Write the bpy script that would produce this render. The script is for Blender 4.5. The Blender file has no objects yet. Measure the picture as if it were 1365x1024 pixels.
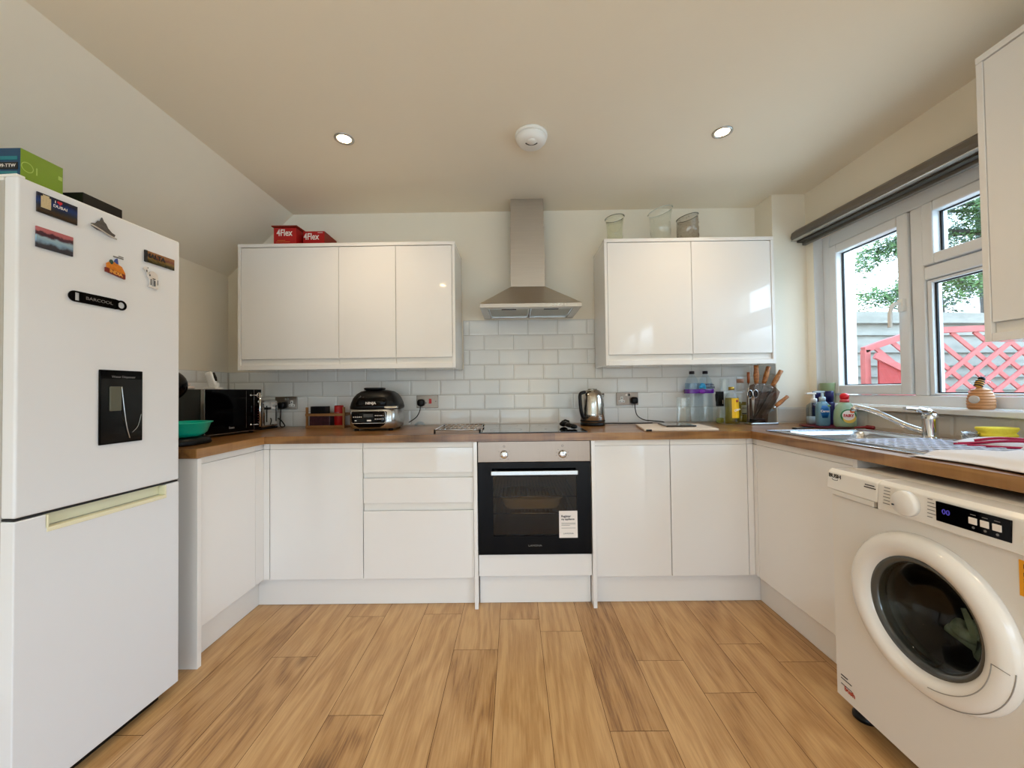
import bpy, math, random
from mathutils import Matrix, Vector
C = bpy.context.scene.collection
R = math.radians
PI = math.pi
random.seed(7)

# ---------------------------------------------------------------- materials
def lin(c):
    c /= 255.0
    return c / 12.92 if c <= 0.04045 else ((c + 0.055) / 1.055) ** 2.4
def S(r, g, b): return (lin(r), lin(g), lin(b), 1)
def newmat(name):
    m = bpy.data.materials.new(name); m.use_nodes = True
    nt = m.node_tree; b = nt.nodes['Principled BSDF']
    return m, nt, b
def mat(name, rgb, rough=.5, metal=0, coat=0, trans=0, ior=1.45, var=0.03, vscale=6, bump=0, bscale=300, alpha=1, stretch=None, emit=0):
    m, nt, b = newmat(name)
    b.inputs['Roughness'].default_value = rough
    b.inputs['Metallic'].default_value = metal
    b.inputs['Coat Weight'].default_value = coat
    b.inputs['Coat Roughness'].default_value = .05
    b.inputs['Transmission Weight'].default_value = trans
    b.inputs['IOR'].default_value = ior
    b.inputs['Alpha'].default_value = alpha
    tc = nt.nodes.new('ShaderNodeTexCoord')
    mp = nt.nodes.new('ShaderNodeMapping'); nt.links.new(tc.outputs['Object'], mp.inputs[0])
    if stretch: mp.inputs['Scale'].default_value = stretch
    n = nt.nodes.new('ShaderNodeTexNoise'); n.inputs['Scale'].default_value = vscale; n.inputs['Detail'].default_value = 3
    nt.links.new(mp.outputs[0], n.inputs['Vector'])
    mx = nt.nodes.new('ShaderNodeMix'); mx.data_type = 'RGBA'
    c = S(*rgb)
    mx.inputs[6].default_value = tuple(max(0, x * (1 - var)) for x in c[:3]) + (1,)
    mx.inputs[7].default_value = tuple(min(1, x * (1 + var)) for x in c[:3]) + (1,)
    nt.links.new(n.outputs[0], mx.inputs[0]); nt.links.new(mx.outputs[2], b.inputs['Base Color'])
    if emit:
        b.inputs['Emission Color'].default_value = c; b.inputs['Emission Strength'].default_value = emit
    if bump:
        n2 = nt.nodes.new('ShaderNodeTexNoise'); n2.inputs['Scale'].default_value = bscale; n2.inputs['Detail'].default_value = 2
        nt.links.new(mp.outputs[0], n2.inputs['Vector'])
        bp = nt.nodes.new('ShaderNodeBump'); bp.inputs['Strength'].default_value = bump; bp.inputs['Distance'].default_value = .002
        nt.links.new(n2.outputs[0], bp.inputs['Height']); nt.links.new(bp.outputs[0], b.inputs['Normal'])
    return m
def glassmat(name, tint=(255, 255, 255), gloss=1.0, rough=0.0, ior=1.45):
    """thin clear sheet: straight transmission plus fresnel reflection"""
    m = bpy.data.materials.new(name); m.use_nodes = True; nt = m.node_tree; nt.nodes.clear()
    o = nt.nodes.new('ShaderNodeOutputMaterial'); t = nt.nodes.new('ShaderNodeBsdfTransparent'); g = nt.nodes.new('ShaderNodeBsdfGlossy')
    t.inputs[0].default_value = S(*tint); g.inputs['Roughness'].default_value = rough; g.inputs[0].default_value = (gloss, gloss, gloss, 1)
    ge = nt.nodes.new('ShaderNodeNewGeometry'); dt = nt.nodes.new('ShaderNodeVectorMath'); dt.operation = 'DOT_PRODUCT'
    nt.links.new(ge.outputs['Normal'], dt.inputs[0]); nt.links.new(ge.outputs['Incoming'], dt.inputs[1])
    def mth(op, a, b_):
        n = nt.nodes.new('ShaderNodeMath'); n.operation = op
        for i, q in enumerate((a, b_)):
            if q is None: continue
            if isinstance(q, float): n.inputs[i].default_value = q
            else: nt.links.new(q, n.inputs[i])
        return n.outputs[0]
    f0 = ((ior - 1) / (ior + 1)) ** 2 * 1.6      # two faces of a thin sheet, Schlick
    fac = mth('ADD', mth('MULTIPLY', mth('POWER', mth('SUBTRACT', 1.0, mth('ABSOLUTE', dt.outputs['Value'], None)), 5.0), 1.0 - f0), f0)
    mx = nt.nodes.new('ShaderNodeMixShader')
    nt.links.new(fac, mx.inputs[0]); nt.links.new(t.outputs[0], mx.inputs[1]); nt.links.new(g.outputs[0], mx.inputs[2]); nt.links.new(mx.outputs[0], o.inputs[0])
    return m
def woodmat(name, dark, mid, light, axis='Y', rough=.4, across=9, along=.9, rings=9, usernd=False, fine=1.0, coat=0, knots=True, blockw=None, ringamt=.2):
    m, nt, b = newmat(name); L = nt.links
    def N(t, **k):
        n = nt.nodes.new(t)
        for a, v in k.items(): setattr(n, a, v)
        return n
    tc = N('ShaderNodeTexCoord'); sep = N('ShaderNodeSeparateXYZ'); L.new(tc.outputs['Object'], sep.inputs[0])
    ai, bi = (0, 1) if axis == 'Y' else (1, 0)
    com = N('ShaderNodeCombineXYZ')
    def mul(s, v):
        n = N('ShaderNodeMath', operation='MULTIPLY'); L.new(s, n.inputs[0]); n.inputs[1].default_value = v; return n.outputs[0]
    def add(s, t):
        n = N('ShaderNodeMath', operation='ADD'); L.new(s, n.inputs[0])
        if isinstance(t, float): n.inputs[1].default_value = t
        else: L.new(t, n.inputs[1])
        return n.outputs[0]
    L.new(mul(sep.outputs[ai], across), com.inputs[0]); L.new(mul(sep.outputs[bi], along), com.inputs[1])
    if usernd:
        at = N('ShaderNodeAttribute', attribute_name='rnd'); rnd = at.outputs['Fac']
        L.new(mul(rnd, 37.0), com.inputs[2])
    else:
        L.new(mul(sep.outputs[2], across), com.inputs[2]); rnd = None
    n1 = N('ShaderNodeTexNoise'); n1.inputs['Scale'].default_value = 1; n1.inputs['Detail'].default_value = 2.5; n1.inputs['Roughness'].default_value = .45; n1.inputs['Distortion'].default_value = .3
    L.new(com.outputs[0], n1.inputs['Vector'])
    s = N('ShaderNodeMath', operation='SINE'); L.new(mul(n1.outputs[0], rings * 6.28), s.inputs[0])
    r1 = N('ShaderNodeMapRange'); L.new(s.outputs[0], r1.inputs[0]); r1.inputs[1].default_value = -1; r1.inputs[2].default_value = 1
    # fine fibre
    com2 = N('ShaderNodeCombineXYZ'); L.new(mul(sep.outputs[ai], across * 22), com2.inputs[0]); L.new(mul(sep.outputs[bi], along * 7), com2.inputs[1])
    if rnd: L.new(mul(rnd, 91.0), com2.inputs[2])
    n2 = N('ShaderNodeTexNoise'); n2.inputs['Scale'].default_value = 1; n2.inputs['Detail'].default_value = 4; n2.inputs['Roughness'].default_value = .65
    L.new(com2.outputs[0], n2.inputs['Vector'])
    # blotch
    n3 = N('ShaderNodeTexNoise'); n3.inputs['Scale'].default_value = .55; n3.inputs['Detail'].default_value = 3; L.new(com.outputs[0], n3.inputs['Vector'])
    f = add(add(mul(r1.outputs[0], ringamt), mul(n2.outputs[0], .55 * fine)), mul(n3.outputs[0], .45))
    if rnd: f = add(f, mul(rnd, .16))
    if blockw:
        v = N('ShaderNodeTexWhiteNoise', noise_dimensions='2D'); cc = N('ShaderNodeCombineXYZ')
        fl = N('ShaderNodeMath', operation='FLOOR'); L.new(mul(sep.outputs[ai], 1 / blockw), fl.inputs[0]); L.new(fl.outputs[0], cc.inputs[0])
        ad = add(mul(sep.outputs[bi], 2.2), mul(fl.outputs[0], .37)); f2 = N('ShaderNodeMath', operation='FLOOR'); L.new(ad, f2.inputs[0]); L.new(f2.outputs[0], cc.inputs[1])
        L.new(cc.outputs[0], v.inputs['Vector']); f = add(f, mul(v.outputs[0], .18))
    cr = N('ShaderNodeValToRGB'); L.new(f, cr.inputs[0])
    e = cr.color_ramp.elements; e[0].position = .38; e[0].color = S(*dark); e[1].position = .92; e[1].color = S(*light)
    k = e.new(.62); k.color = S(*mid)
    col = cr.outputs[0]
    if knots:
        com3 = N('ShaderNodeCombineXYZ'); L.new(mul(sep.outputs[ai], 5.0), com3.inputs[0]); L.new(mul(sep.outputs[bi], 1.9), com3.inputs[1])
        if rnd: L.new(mul(rnd, 53.0), com3.inputs[2])
        vo = N('ShaderNodeTexVoronoi'); vo.inputs['Scale'].default_value = .9; L.new(com3.outputs[0], vo.inputs['Vector'])
        mr = N('ShaderNodeMapRange'); L.new(vo.outputs['Distance'], mr.inputs[0]); mr.inputs[1].default_value = .02; mr.inputs[2].default_value = .13; mr.inputs[3].default_value = .55; mr.inputs[4].default_value = 0
        mx = N('ShaderNodeMix', data_type='RGBA'); L.new(mr.outputs[0], mx.inputs[0]); L.new(col, mx.inputs[6]); mx.inputs[7].default_value = S(*[int(d * .72) for d in dark])
        col = mx.outputs[2]
    L.new(col, b.inputs['Base Color'])
    b.inputs['Roughness'].default_value = rough; b.inputs['Coat Weight'].default_value = coat; b.inputs['Coat Roughness'].default_value = .15
    bp = N('ShaderNodeBump'); bp.inputs['Strength'].default_value = .12; bp.inputs['Distance'].default_value = .001
    L.new(n2.outputs[0], bp.inputs['Height']); L.new(bp.outputs[0], b.inputs['Normal'])
    return m

M = {}
M['wall'] = mat('painted_plaster', (238, 229, 212), .85, var=.02, bump=.15, bscale=90)
M['ceil'] = mat('ceiling_paint', (240, 230, 211), .9, var=.02, vscale=2, bump=.1, bscale=60)
M['cab'] = mat('gloss_white_lacquer', (234, 232, 230), .055, coat=.5, var=.008)
M['carc'] = mat('white_carcass', (232, 229, 224), .3, var=.01)
M['plinth'] = mat('white_plinth', (233, 231, 228), .35, var=.01)
M['tile'] = mat('glazed_white_tile', (236, 236, 233), .07, coat=.3, var=.03, vscale=9)
M['grout'] = mat('grout', (196, 194, 188), .9)
M['floor'] = woodmat('oak_laminate', (108, 68, 34), (172, 130, 82), (200, 160, 110), 'Y', .33, across=6.5, along=1.0, rings=8, ringamt=.18, fine=1.2, usernd=True)
M['gap'] = mat('floor_gap', (70, 45, 25), .9)
M['topx'] = woodmat('oak_worktop_lengthwise', (88, 56, 26), (136, 94, 50), (168, 124, 74), 'X', .28, across=16, along=1.6, rings=4, knots=False, coat=.25, blockw=.045)
M['topy'] = woodmat('oak_worktop_crosswise', (88, 56, 26), (136, 94, 50), (168, 124, 74), 'Y', .28, across=16, along=1.6, rings=4, knots=False, coat=.25, blockw=.045)
M['steel'] = mat('brushed_steel', (168, 160, 152), .3, 1, var=.06, vscale=40, stretch=(1, 1, 12), bump=.05, bscale=60)
M['steelh'] = mat('brushed_steel_hood', (196, 188, 178), .36, 1, var=.08, vscale=12, stretch=(.4, .4, 8))
M['chrome'] = mat('chrome', (215, 215, 215), .08, 1, var=.01)
M['satin'] = mat('satin_steel', (190, 190, 188), .25, 1, var=.03)
M['black'] = mat('black_gloss', (3, 3, 4), .06, ior=1.24, var=.05)
M['blackm'] = mat('black_plastic', (9, 9, 10), .38, ior=1.32, var=.06)
M['ceramic'] = mat('hob_glass', (14, 14, 15), .04, coat=.6, var=.02)
M['fridge'] = mat('fridge_white', (226, 228, 232), .28, coat=.2, var=.008, bump=.12, bscale=420)
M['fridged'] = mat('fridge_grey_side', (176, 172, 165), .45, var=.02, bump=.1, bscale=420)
M['cream'] = mat('aged_cream_plastic', (232, 227, 196), .35)
M['wm'] = mat('appliance_white', (226, 221, 214), .3, coat=.15, var=.01)
M['wmd'] = mat('white_plastic', (232, 228, 222), .2, coat=.3, var=.01)
M['darkglass'] = glassmat('smoked_glass', (120, 122, 118))
M['ovenglass'] = glassmat('oven_glass', (205, 192, 168), ior=1.22)
M['clear'] = glassmat('clear_glass', (253, 254, 253))
M['pane'] = glassmat('window_glass', (250, 252, 252))
M['plastic'] = glassmat('clear_plastic', (244, 249, 252), rough=.06)
M['acryl'] = glassmat('smoked_acrylic', (205, 192, 186), rough=.03)
M['greenglass'] = glassmat('green_tint_glass', (250, 251, 246))
M['pvc'] = mat('upvc', (226, 228, 230), .25, coat=.2, var=.008)
M['rubber'] = mat('black_seal', (25, 26, 30), .6)
M['white'] = mat('white_plastic_matt', (235, 234, 230), .45)
M['blind'] = mat('grey_blind_cassette', (108, 102, 94), .45, .3, var=.04)
M['blindd'] = mat('grey_blind_fabric', (70, 66, 58), .8, var=.06)
M['red'] = mat('red_card', (176, 14, 16), .45, var=.06)
M['redd'] = mat('red_card_inside', (140, 40, 22), .6)
M['textw'] = mat('white_print', (240, 232, 225), .5)
M['textk'] = mat('black_print', (22, 20, 22), .5)
M['textg'] = mat('grey_print', (120, 118, 116), .5)
M['emit'] = mat('lamp_glow', (255, 214, 160), .5, emit=40)
M['woodh'] = woodmat('knife_handle_wood', (110, 60, 26), (172, 108, 54), (204, 144, 84), 'Y', .35, across=60, along=12, rings=3, knots=False)
M['crate'] = mat('thin_plywood', (150, 104, 58), .5, var=.15, vscale=30)
M['teal'] = mat('turquoise_plastic', (0, 178, 150), .3, coat=.3)
M['oil'] = glassmat('olive_oil', (212, 200, 90), rough=.03)
M['yellow'] = mat('yellow_label', (238, 190, 24), .4)
M['gold'] = mat('gold_cap', (196, 164, 70), .3, .7)
M['navy'] = mat('navy_plastic', (22, 26, 84), .3)
M['sponge'] = mat('yellow_sponge', (240, 220, 70), .9, var=.1, vscale=60, bump=.6, bscale=250)
M['cloth'] = mat('white_cloth', (222, 218, 218), .9, var=.03, vscale=8, bump=.3, bscale=500)
M['purple'] = mat('purple_film', (96, 24, 150), .2, coat=.4)
M['blue'] = mat('blue_label', (40, 160, 220), .3)

# ---------------------------------------------------------------- mesh builder
WM = {}
def wmx(o): return WM.get(o.name, Matrix.Identity(4))
class MB:
    def __init__(s, T=None): s.v = []; s.f = []; s.mi = []; s.sm = []; s.T = T; s.cur = 0; s.at = None
    def m(s, i): s.cur = i; return s
    def add(s, vs, fs, smooth=False):
        b = len(s.v)
        for p in vs:
            p = Vector(p); s.v.append(s.T @ p if s.T else p)
        for f in fs: s.f.append([b + i for i in f]); s.mi.append(s.cur); s.sm.append(smooth)
        return s
    def box(s, x0, x1, y0, y1, z0, z1):
        return s.add([(x0,y0,z0),(x1,y0,z0),(x1,y1,z0),(x0,y1,z0),(x0,y0,z1),(x1,y0,z1),(x1,y1,z1),(x0,y1,z1)],
                     [(0,3,2,1),(4,5,6,7),(0,1,5,4),(1,2,6,5),(2,3,7,6),(3,0,4,7)])
    def quad(s, a, b, c, d): return s.add([a, b, c, d], [(0, 1, 2, 3)])
    def prism(s, poly, axis, a, b):
        n = len(poly)
        def P(p, t):
            if axis == 'x': return (t, p[0], p[1])
            if axis == 'y': return (p[0], t, p[1])
            return (p[0], p[1], t)
        vs = [P(p, a) for p in poly] + [P(p, b) for p in poly]
        fs = [tuple(range(n))[::-1], tuple(range(n, 2 * n))] + [(i, (i + 1) % n, n + (i + 1) % n, n + i) for i in range(n)]
        return s.add(vs, fs)
    def tube(s, pts, r, seg=8, smooth=True, cap=True):
        pts = [Vector(p) for p in pts]; n = len(pts)
        rs = r if isinstance(r, (list, tuple)) else [r] * n
        vs = []; up = None
        for i, p in enumerate(pts):
            t = (pts[min(i + 1, n - 1)] - pts[max(i - 1, 0)]).normalized()
            if up is None: up = Vector((0, 0, 1)) if abs(t.z) < .9 else Vector((1, 0, 0))
            a = (up - t * up.dot(t))
            if a.length < 1e-5: a = t.orthogonal()
            a.normalize(); up = a; b = t.cross(a)
            for k in range(seg):
                th = 2 * PI * k / seg; vs.append(p + a * (math.cos(th) * rs[i]) + b * (math.sin(th) * rs[i]))
        fs = [(i * seg + k, i * seg + (k + 1) % seg, (i + 1) * seg + (k + 1) % seg, (i + 1) * seg + k) for i in range(n - 1) for k in range(seg)]
        s.add(vs, fs, smooth)
        if cap: 
            b = len(s.v) - len(vs)
            s.f.append([b + k for k in range(seg)][::-1]); s.mi.append(s.cur); s.sm.append(False)
            s.f.append([b + (n - 1) * seg + k for k in range(seg)]); s.mi.append(s.cur); s.sm.append(False)
        return s
    def cyl(s, p, q, r, seg=20, r2=None): return s.tube([p, q], [r, r if r2 is None else r2], seg)
    def lathe(s, c, prof, seg=28, axis='z', sx=1, sy=1, smooth=True, close=True):
        vs = []
        for r, h in prof:
            for k in range(seg):
                t = 2 * PI * k / seg; a, b = r * math.cos(t) * sx, r * math.sin(t) * sy
                if axis == 'z': vs.append((c[0] + a, c[1] + b, c[2] + h))
                elif axis == 'x': vs.append((c[0] + h, c[1] + a, c[2] + b))
                else: vs.append((c[0] + a, c[1] + h, c[2] + b))
        n = len(prof)
        fs = [(i * seg + k, i * seg + (k + 1) % seg, (i + 1) * seg + (k + 1) % seg, (i + 1) * seg + k) for i in range(n - 1) for k in range(seg)]
        if close:
            fs.append(tuple(range(seg))[::-1]); fs.append(tuple((n - 1) * seg + k for k in range(seg)))
        return s.add(vs, fs, smooth)
    def ell(s, c, rx, ry, rz, seg=20, rings=12):
        prof = [(math.sin(PI * i / rings) + 1e-4, -math.cos(PI * i / rings)) for i in range(rings + 1)]
        vs = []
        for r, h in prof:
            for k in range(seg):
                t = 2 * PI * k / seg; vs.append((c[0] + rx * r * math.cos(t), c[1] + ry * r * math.sin(t), c[2] + rz * h))
        fs = [(i * seg + k, i * seg + (k + 1) % seg, (i + 1) * seg + (k + 1) % seg, (i + 1) * seg + k) for i in range(rings) for k in range(seg)]
        return s.add(vs, fs, True)
    def rstack(s, c, layers, seg=40, p=4, smooth=True):
        """stack of superellipse rings: (rx, ry, z[, dx, dy])"""
        vs = []
        for L_ in layers:
            rx, ry, z = L_[:3]; dx = L_[3] if len(L_) > 3 else 0; dy = L_[4] if len(L_) > 4 else 0
            for k in range(seg):
                t = 2 * PI * k / seg; ct, st = math.cos(t), math.sin(t)
                vs.append((c[0] + dx + rx * math.copysign(abs(ct) ** (2 / p), ct), c[1] + dy + ry * math.copysign(abs(st) ** (2 / p), st), c[2] + z))
        n = len(layers)
        fs = [(i * seg + k, i * seg + (k + 1) % seg, (i + 1) * seg + (k + 1) % seg, (i + 1) * seg + k) for i in range(n - 1) for k in range(seg)]
        fs.append(tuple(range(seg))[::-1]); fs.append(tuple((n - 1) * seg + k for k in range(seg)))
        return s.add(vs, fs, smooth)
    def build(s, name, mats, parent=None, bev=0, seg=2):
        if not isinstance(mats, (list, tuple)): mats = [mats]
        if parent is None:
            xs = [p.x for p in s.v]; ys = [p.y for p in s.v]; zs = [p.z for p in s.v]
            org = Vector(((min(xs) + max(xs)) / 2, (min(ys) + max(ys)) / 2, min(zs)))
            W = Matrix.Translation(org)
        else: W = wmx(parent)
        inv = W.inverted()
        me = bpy.data.meshes.new(name); me.from_pydata([inv @ p for p in s.v], [], s.f)
        for m_ in mats: me.materials.append(m_)
        me.polygons.foreach_set('material_index', s.mi); me.polygons.foreach_set('use_smooth', s.sm)
        if s.at:
            a = me.attributes.new('rnd', 'FLOAT', 'FACE'); a.data.foreach_set('value', s.at)
        me.update()
        o = bpy.data.objects.new(name, me); C.objects.link(o)
        if parent is None: o.location = W.translation; WM[o.name] = W
        else: o.parent = parent; WM[o.name] = W
        if bev:
            b = o.modifiers.new('bevel', 'BEVEL'); b.width = bev; b.segments = seg; b.limit_method = 'ANGLE'; b.angle_limit = R(40)
        return o
def thing(name, label, cat, loc=(0, 0, 0), rz=0, group=None):
    o = bpy.data.objects.new(name, None); C.objects.link(o); o.location = loc; o.rotation_euler = (0, 0, rz); o.empty_display_size = .05
    o['label'] = label; o['category'] = cat
    if group: o['group'] = group
    WM[o.name] = Matrix.Translation(Vector(loc)) @ Matrix.Rotation(rz, 4, 'Z')
    return o
def tag(o, label, cat, group=None):
    o['label'] = label; o['category'] = cat
    if group: o['group'] = group
    return o
def struct(o, label=None): o['kind'] = 'structure'; return o
def dup(root, delta, label=None):
    r = root.copy(); C.objects.link(r); r.location = root.location + Vector(delta)
    WM[r.name] = Matrix.Translation(Vector(delta)) @ wmx(root)
    if label: r['label'] = label
    for ch in list(root.children):
        c = ch.copy(); C.objects.link(c); c.parent = r
        for g in list(ch.children):
            d = g.copy(); C.objects.link(d); d.parent = c
    return r
def text(s, size, T, mtl, parent, name='lettering', sx=1, ext=.0004, align='CENTER', bold=0, shear=0):
    """T: matrix placing the text's XY plane (x right, y up) in the world"""
    cu = bpy.data.curves.new('t', 'FONT'); cu.body = s; cu.size = size; cu.extrude = ext; cu.align_x = align; cu.align_y = 'CENTER'; cu.offset = bold; cu.shear = shear; cu.resolution_u = 3
    o = bpy.data.objects.new('t', cu); C.objects.link(o)
    dg = bpy.context.evaluated_depsgraph_get(); me = bpy.data.meshes.new_from_object(o.evaluated_get(dg))
    bpy.data.objects.remove(o); bpy.data.curves.remove(cu)
    W = wmx(parent).inverted() @ T @ Matrix.Diagonal((sx, 1, 1, 1))
    me.transform(W); me.materials.clear(); me.materials.append(mtl)
    ob = bpy.data.objects.new(name, me); C.objects.link(ob); ob.parent = parent; WM[ob.name] = wmx(parent)
    return ob
def frame(o, x, y):
    x = Vector(x).normalized(); y = Vector(y).normalized(); z = x.cross(y)
    return Matrix(((x.x, y.x, z.x, o[0]), (x.y, y.y, z.y, o[1]), (x.z, y.z, z.z, o[2]), (0, 0, 0, 1)))
def TF(x, y, z): return frame((x, y, z), (1, 0, 0), (0, 0, 1))     # faces the camera side (-Y)
def cat_pts(ps, n=8):
    ps = [Vector(p) for p in ps]; q = [ps[0]] + ps + [ps[-1]]; out = []
    for i in range(1, len(q) - 2):
        for k in range(n):
            t = k / n; a, b, c, d = q[i - 1], q[i], q[i + 1], q[i + 2]
            out.append(.5 * ((2 * b) + (c - a) * t + (2 * a - 5 * b + 4 * c - d) * t * t + (3 * b - a - 3 * c + d) * t ** 3))
    return out + [ps[-1]]

# ---------------------------------------------------------------- room
YB = 2.634; XL = -1.964; ZS = 1.9485; XS = -1.513; ZC = 2.372; XR = 1.874; PX = 1.663; PY = 2.458; YF = -3.0; YD = 2.046
WT = .909; WB = .870
# floor planks
fb = MB(); pw = .1945; x0s = -.086 - 11 * pw
joints = {}
fb.at = []
rr = random.Random(3)
ends = {10: 1.712, 12: 1.836, 13: 1.302, 8: 1.373, 6: 1.675, 15: 1.46, 14: .35, 16: .45, 17: 1.62, 7: 1.97, 9: .70, 11: .65, 5: .9, 4: 1.3, 18: 1.0}
for i in range(0, 23):
    a = x0s + i * pw; b = a + pw
    if a > 2.0: break
    a = max(a, -2.2); b = min(b, 2.1)
    e = ends.get(i - 1 + 0, rr.uniform(.2, 1.7)); e = ends.get(i, e)
    ys = [e + 1.285 * k for k in range(-4, 3)]
    ys = sorted([-3.0] + [y for y in ys if -3 < y < 2.7] + [2.7])
    for y0, y1 in zip(ys, ys[1:]):
        g = .0009
        fb.add([(a + g, y0 + g, 0), (b - g, y0 + g, 0), (b - g, y1 - g, 0), (a + g, y1 - g, 0)], [(0, 1, 2, 3)]); fb.at.append(rr.random())
fb.m(1).quad((-2.2, -3, -.0012), (2.1, -3, -.0012), (2.1, 2.7, -.0012), (-2.2, 2.7, -.0012)); fb.at.append(0)
fb.m(1).box(-2.3, 2.2, -3.1, 2.9, -.12, -.02); fb.at += [0] * 6
struct(fb.build('floor', [M['floor'], M['gap']]))
# ceiling with sloped eaves on the left
struct(MB().box(XS, 2.2, -3.2, 2.95, ZC, ZC + .15).build('ceiling', M['ceil']))
struct(MB().prism([(XL, ZS), (XS, ZC), (XS, ZC + .15), (XL - .25, ZC + .15), (XL - .25, ZS)], 'y', -3.2, 2.95).build('wall_left_slope', M['wall']))
struct(MB().box(XL - .25, XL, -3.2, 2.95, -.12, ZS).build('wall_left', M['wall']))
struct(MB().box(XL - .1, 2.2, YB, 2.9, -.12, ZC + .1).build('wall_back', M['wall']))
struct(MB().box(PX, XR + .02, PY, YB + .05, 0, ZC + .05).build('wall_pier', M['wall'], bev=.004))
WY0, WY1, WZ0, WZ1 = 1.18, 2.40, 1.036, 2.06       # window opening
DY0, DY1 = -2.5, -.55                               # garden door opening, behind the camera
XO = 2.13
rb = MB()
rb.box(XR, XO, WY1, 2.8, -.12, ZC + .1); rb.box(XR, XO, DY1, WY0, -.12, ZC + .1)
rb.box(XR, XO, WY0, WY1, -.12, WZ0 - .03); rb.box(XR, XO, WY0, WY1, WZ1, ZC + .1)
rb.box(XR, XO, DY0, DY1, 2.1, ZC + .1); rb.box(XR, XO, -3.2, DY0, -.12, ZC + .1)
struct(rb.build('wall_right', M['wall']))
fr = MB(); fr.box(XL - .1, -1.5, YF - .2, YF, -.12, ZC + .1); fr.box(1.5, XO, YF - .2, YF, -.12, ZC + .1); fr.box(-1.5, 1.5, YF - .2, YF, 2.0, ZC + .1)
struct(fr.build('wall_front', M['wall']))

# tiles: bevelled bricks
def tiles(b, origin, u, n, u0, u1, z0, z1, ph):
    o = Vector(origin); u = Vector(u); n = Vector(n); g = .001; bw = .011; h = .0034
    k = 0
    while .909 + k * .1015 < z1 - .004:
        a0 = .909 + k * .1015; a1 = min(a0 + .1015, z1)
        if a1 > z0 + .004:
            s = ph + (.101 if k % 2 else 0); i = math.floor((u0 - s) / .202)
            while s + i * .202 < u1 - .002:
                c0 = max(s + i * .202, u0) + g; c1 = min(s + (i + 1) * .202, u1) - g; lo = max(a0, z0) + g; hi = a1 - g
                if c1 - c0 > .006:
                    w = min(bw, (c1 - c0) * .35); cl = w if s + i * .202 > u0 - .03 else w; hz = min(bw, (hi - lo) * .35)
                    P = lambda a, z, d: o + u * a + Vector((0, 0, z)) + n * d
                    vs = [P(c0, lo, .001), P(c1, lo, .001), P(c1, hi, .001), P(c0, hi, .001), P(c0 + w, lo + hz, h), P(c1 - w, lo + hz, h), P(c1 - w, hi - hz, h), P(c0 + w, hi - hz, h)]
                    b.add(vs, [(4, 5, 6, 7), (0, 1, 5, 4), (1, 2, 6, 5), (2, 3, 7, 6), (3, 0, 4, 7)])
                i += 1
        k += 1
tb = MB()
tiles(tb, (0, YB, 0), (1, 0, 0), (0, -1, 0), XL + .006, PX - .006, .911, 1.2135, -.3052)
tiles(tb, (0, YB, 0), (1, 0, 0), (0, -1, 0), -.345, .555, 1.2135, 1.62, -.3052)
tiles(tb, (0, YB, 0), (1, 0, 0), (0, -1, 0), XL + .006, -.345, 1.2135, 1.285, -.3052)
tiles(tb, (0, YB, 0), (1, 0, 0), (0, -1, 0), .555, PX - .006, 1.2135, 1.285, -.3052)
tb.m(1).box(XL, PX, YB - .0012, YB, .909, 1.285); tb.box(-.345, .555, YB - .0012, YB, 1.285, 1.62)
struct(tb.build('trim_1', [M['tile'], M['grout']]))
tb = MB(); tiles(tb, (XL, 0, 0), (0, 1, 0), (1, 0, 0), 1.62, YB - .006, .911, 1.285, 1.66)
tb.m(1).box(XL, XL + .0012, 1.62, YB - .002, .909, 1.285); struct(tb.build('trim_2', [M['tile'], M['grout']]))
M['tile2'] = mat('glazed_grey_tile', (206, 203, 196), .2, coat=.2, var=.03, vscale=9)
tb = MB(); 
tiles(tb, (XR, 0, 0), (0, 1, 0), (-1, 0, 0), .5, PY - .002, .911, 1.006, .245)
tiles(tb, (0, PY, 0), (1, 0, 0), (0, -1, 0), PX + .004, XR - .008, .911, 1.01, PX + .004)
tiles(tb, (PX, 0, 0), (0, 1, 0), (-1, 0, 0), PY, YB - .008, .911, 1.285, PY)
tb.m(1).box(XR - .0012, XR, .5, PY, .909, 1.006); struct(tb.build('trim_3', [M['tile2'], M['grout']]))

# ---------------------------------------------------------------- window
win = struct(thing('window_1', 'white plastic framed window with side casement, fanlight and fixed pane', 'window', (1.95, 1.79, WZ0)))
del win['label'], win['category']
XF = 1.93; XB = 2.0
f = MB()
f.box(XF, XB, 2.345, WY1, WZ0, WZ1); f.box(XF, XB, WY0, 1.22, WZ0, WZ1); f.box(XF, XB, 1.22, 2.345, WZ0, 1.088); f.box(XF, XB, 1.22, 2.345, 1.985, WZ1)
f.box(XF, XB, 1.812, 1.870, 1.088, 1.985); f.box(XF, XB, 1.22, 1.812, 1.628, 1.69)
f.build('window_frame', M['pvc'], win, bev=.006, seg=3)
def sash(y0, y1, z0, z1, w, xf, xb, nm):
    b = MB(); b.box(xf, xb, y0, y0 + w, z0, z1); b.box(xf, xb, y1 - w, y1, z0, z1); b.box(xf, xb, y0 + w, y1 - w, z0, z0 + w); b.box(xf, xb, y0 + w, y1 - w, z1 - w, z1)
    o = b.build(nm, M['pvc'], win, bev=.007, seg=3); return o
s1 = sash(1.874, 2.341, 1.092, 1.981, .052, XF - .012, XB - .006, 'casement_sash')
s2 = sash(1.224, 1.808, 1.694, 1.981, .048, XF - .012, XB - .006, 'fanlight_sash')
g = MB(); g.box(1.222, 1.232, 0, 0, 0, 0)
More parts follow.
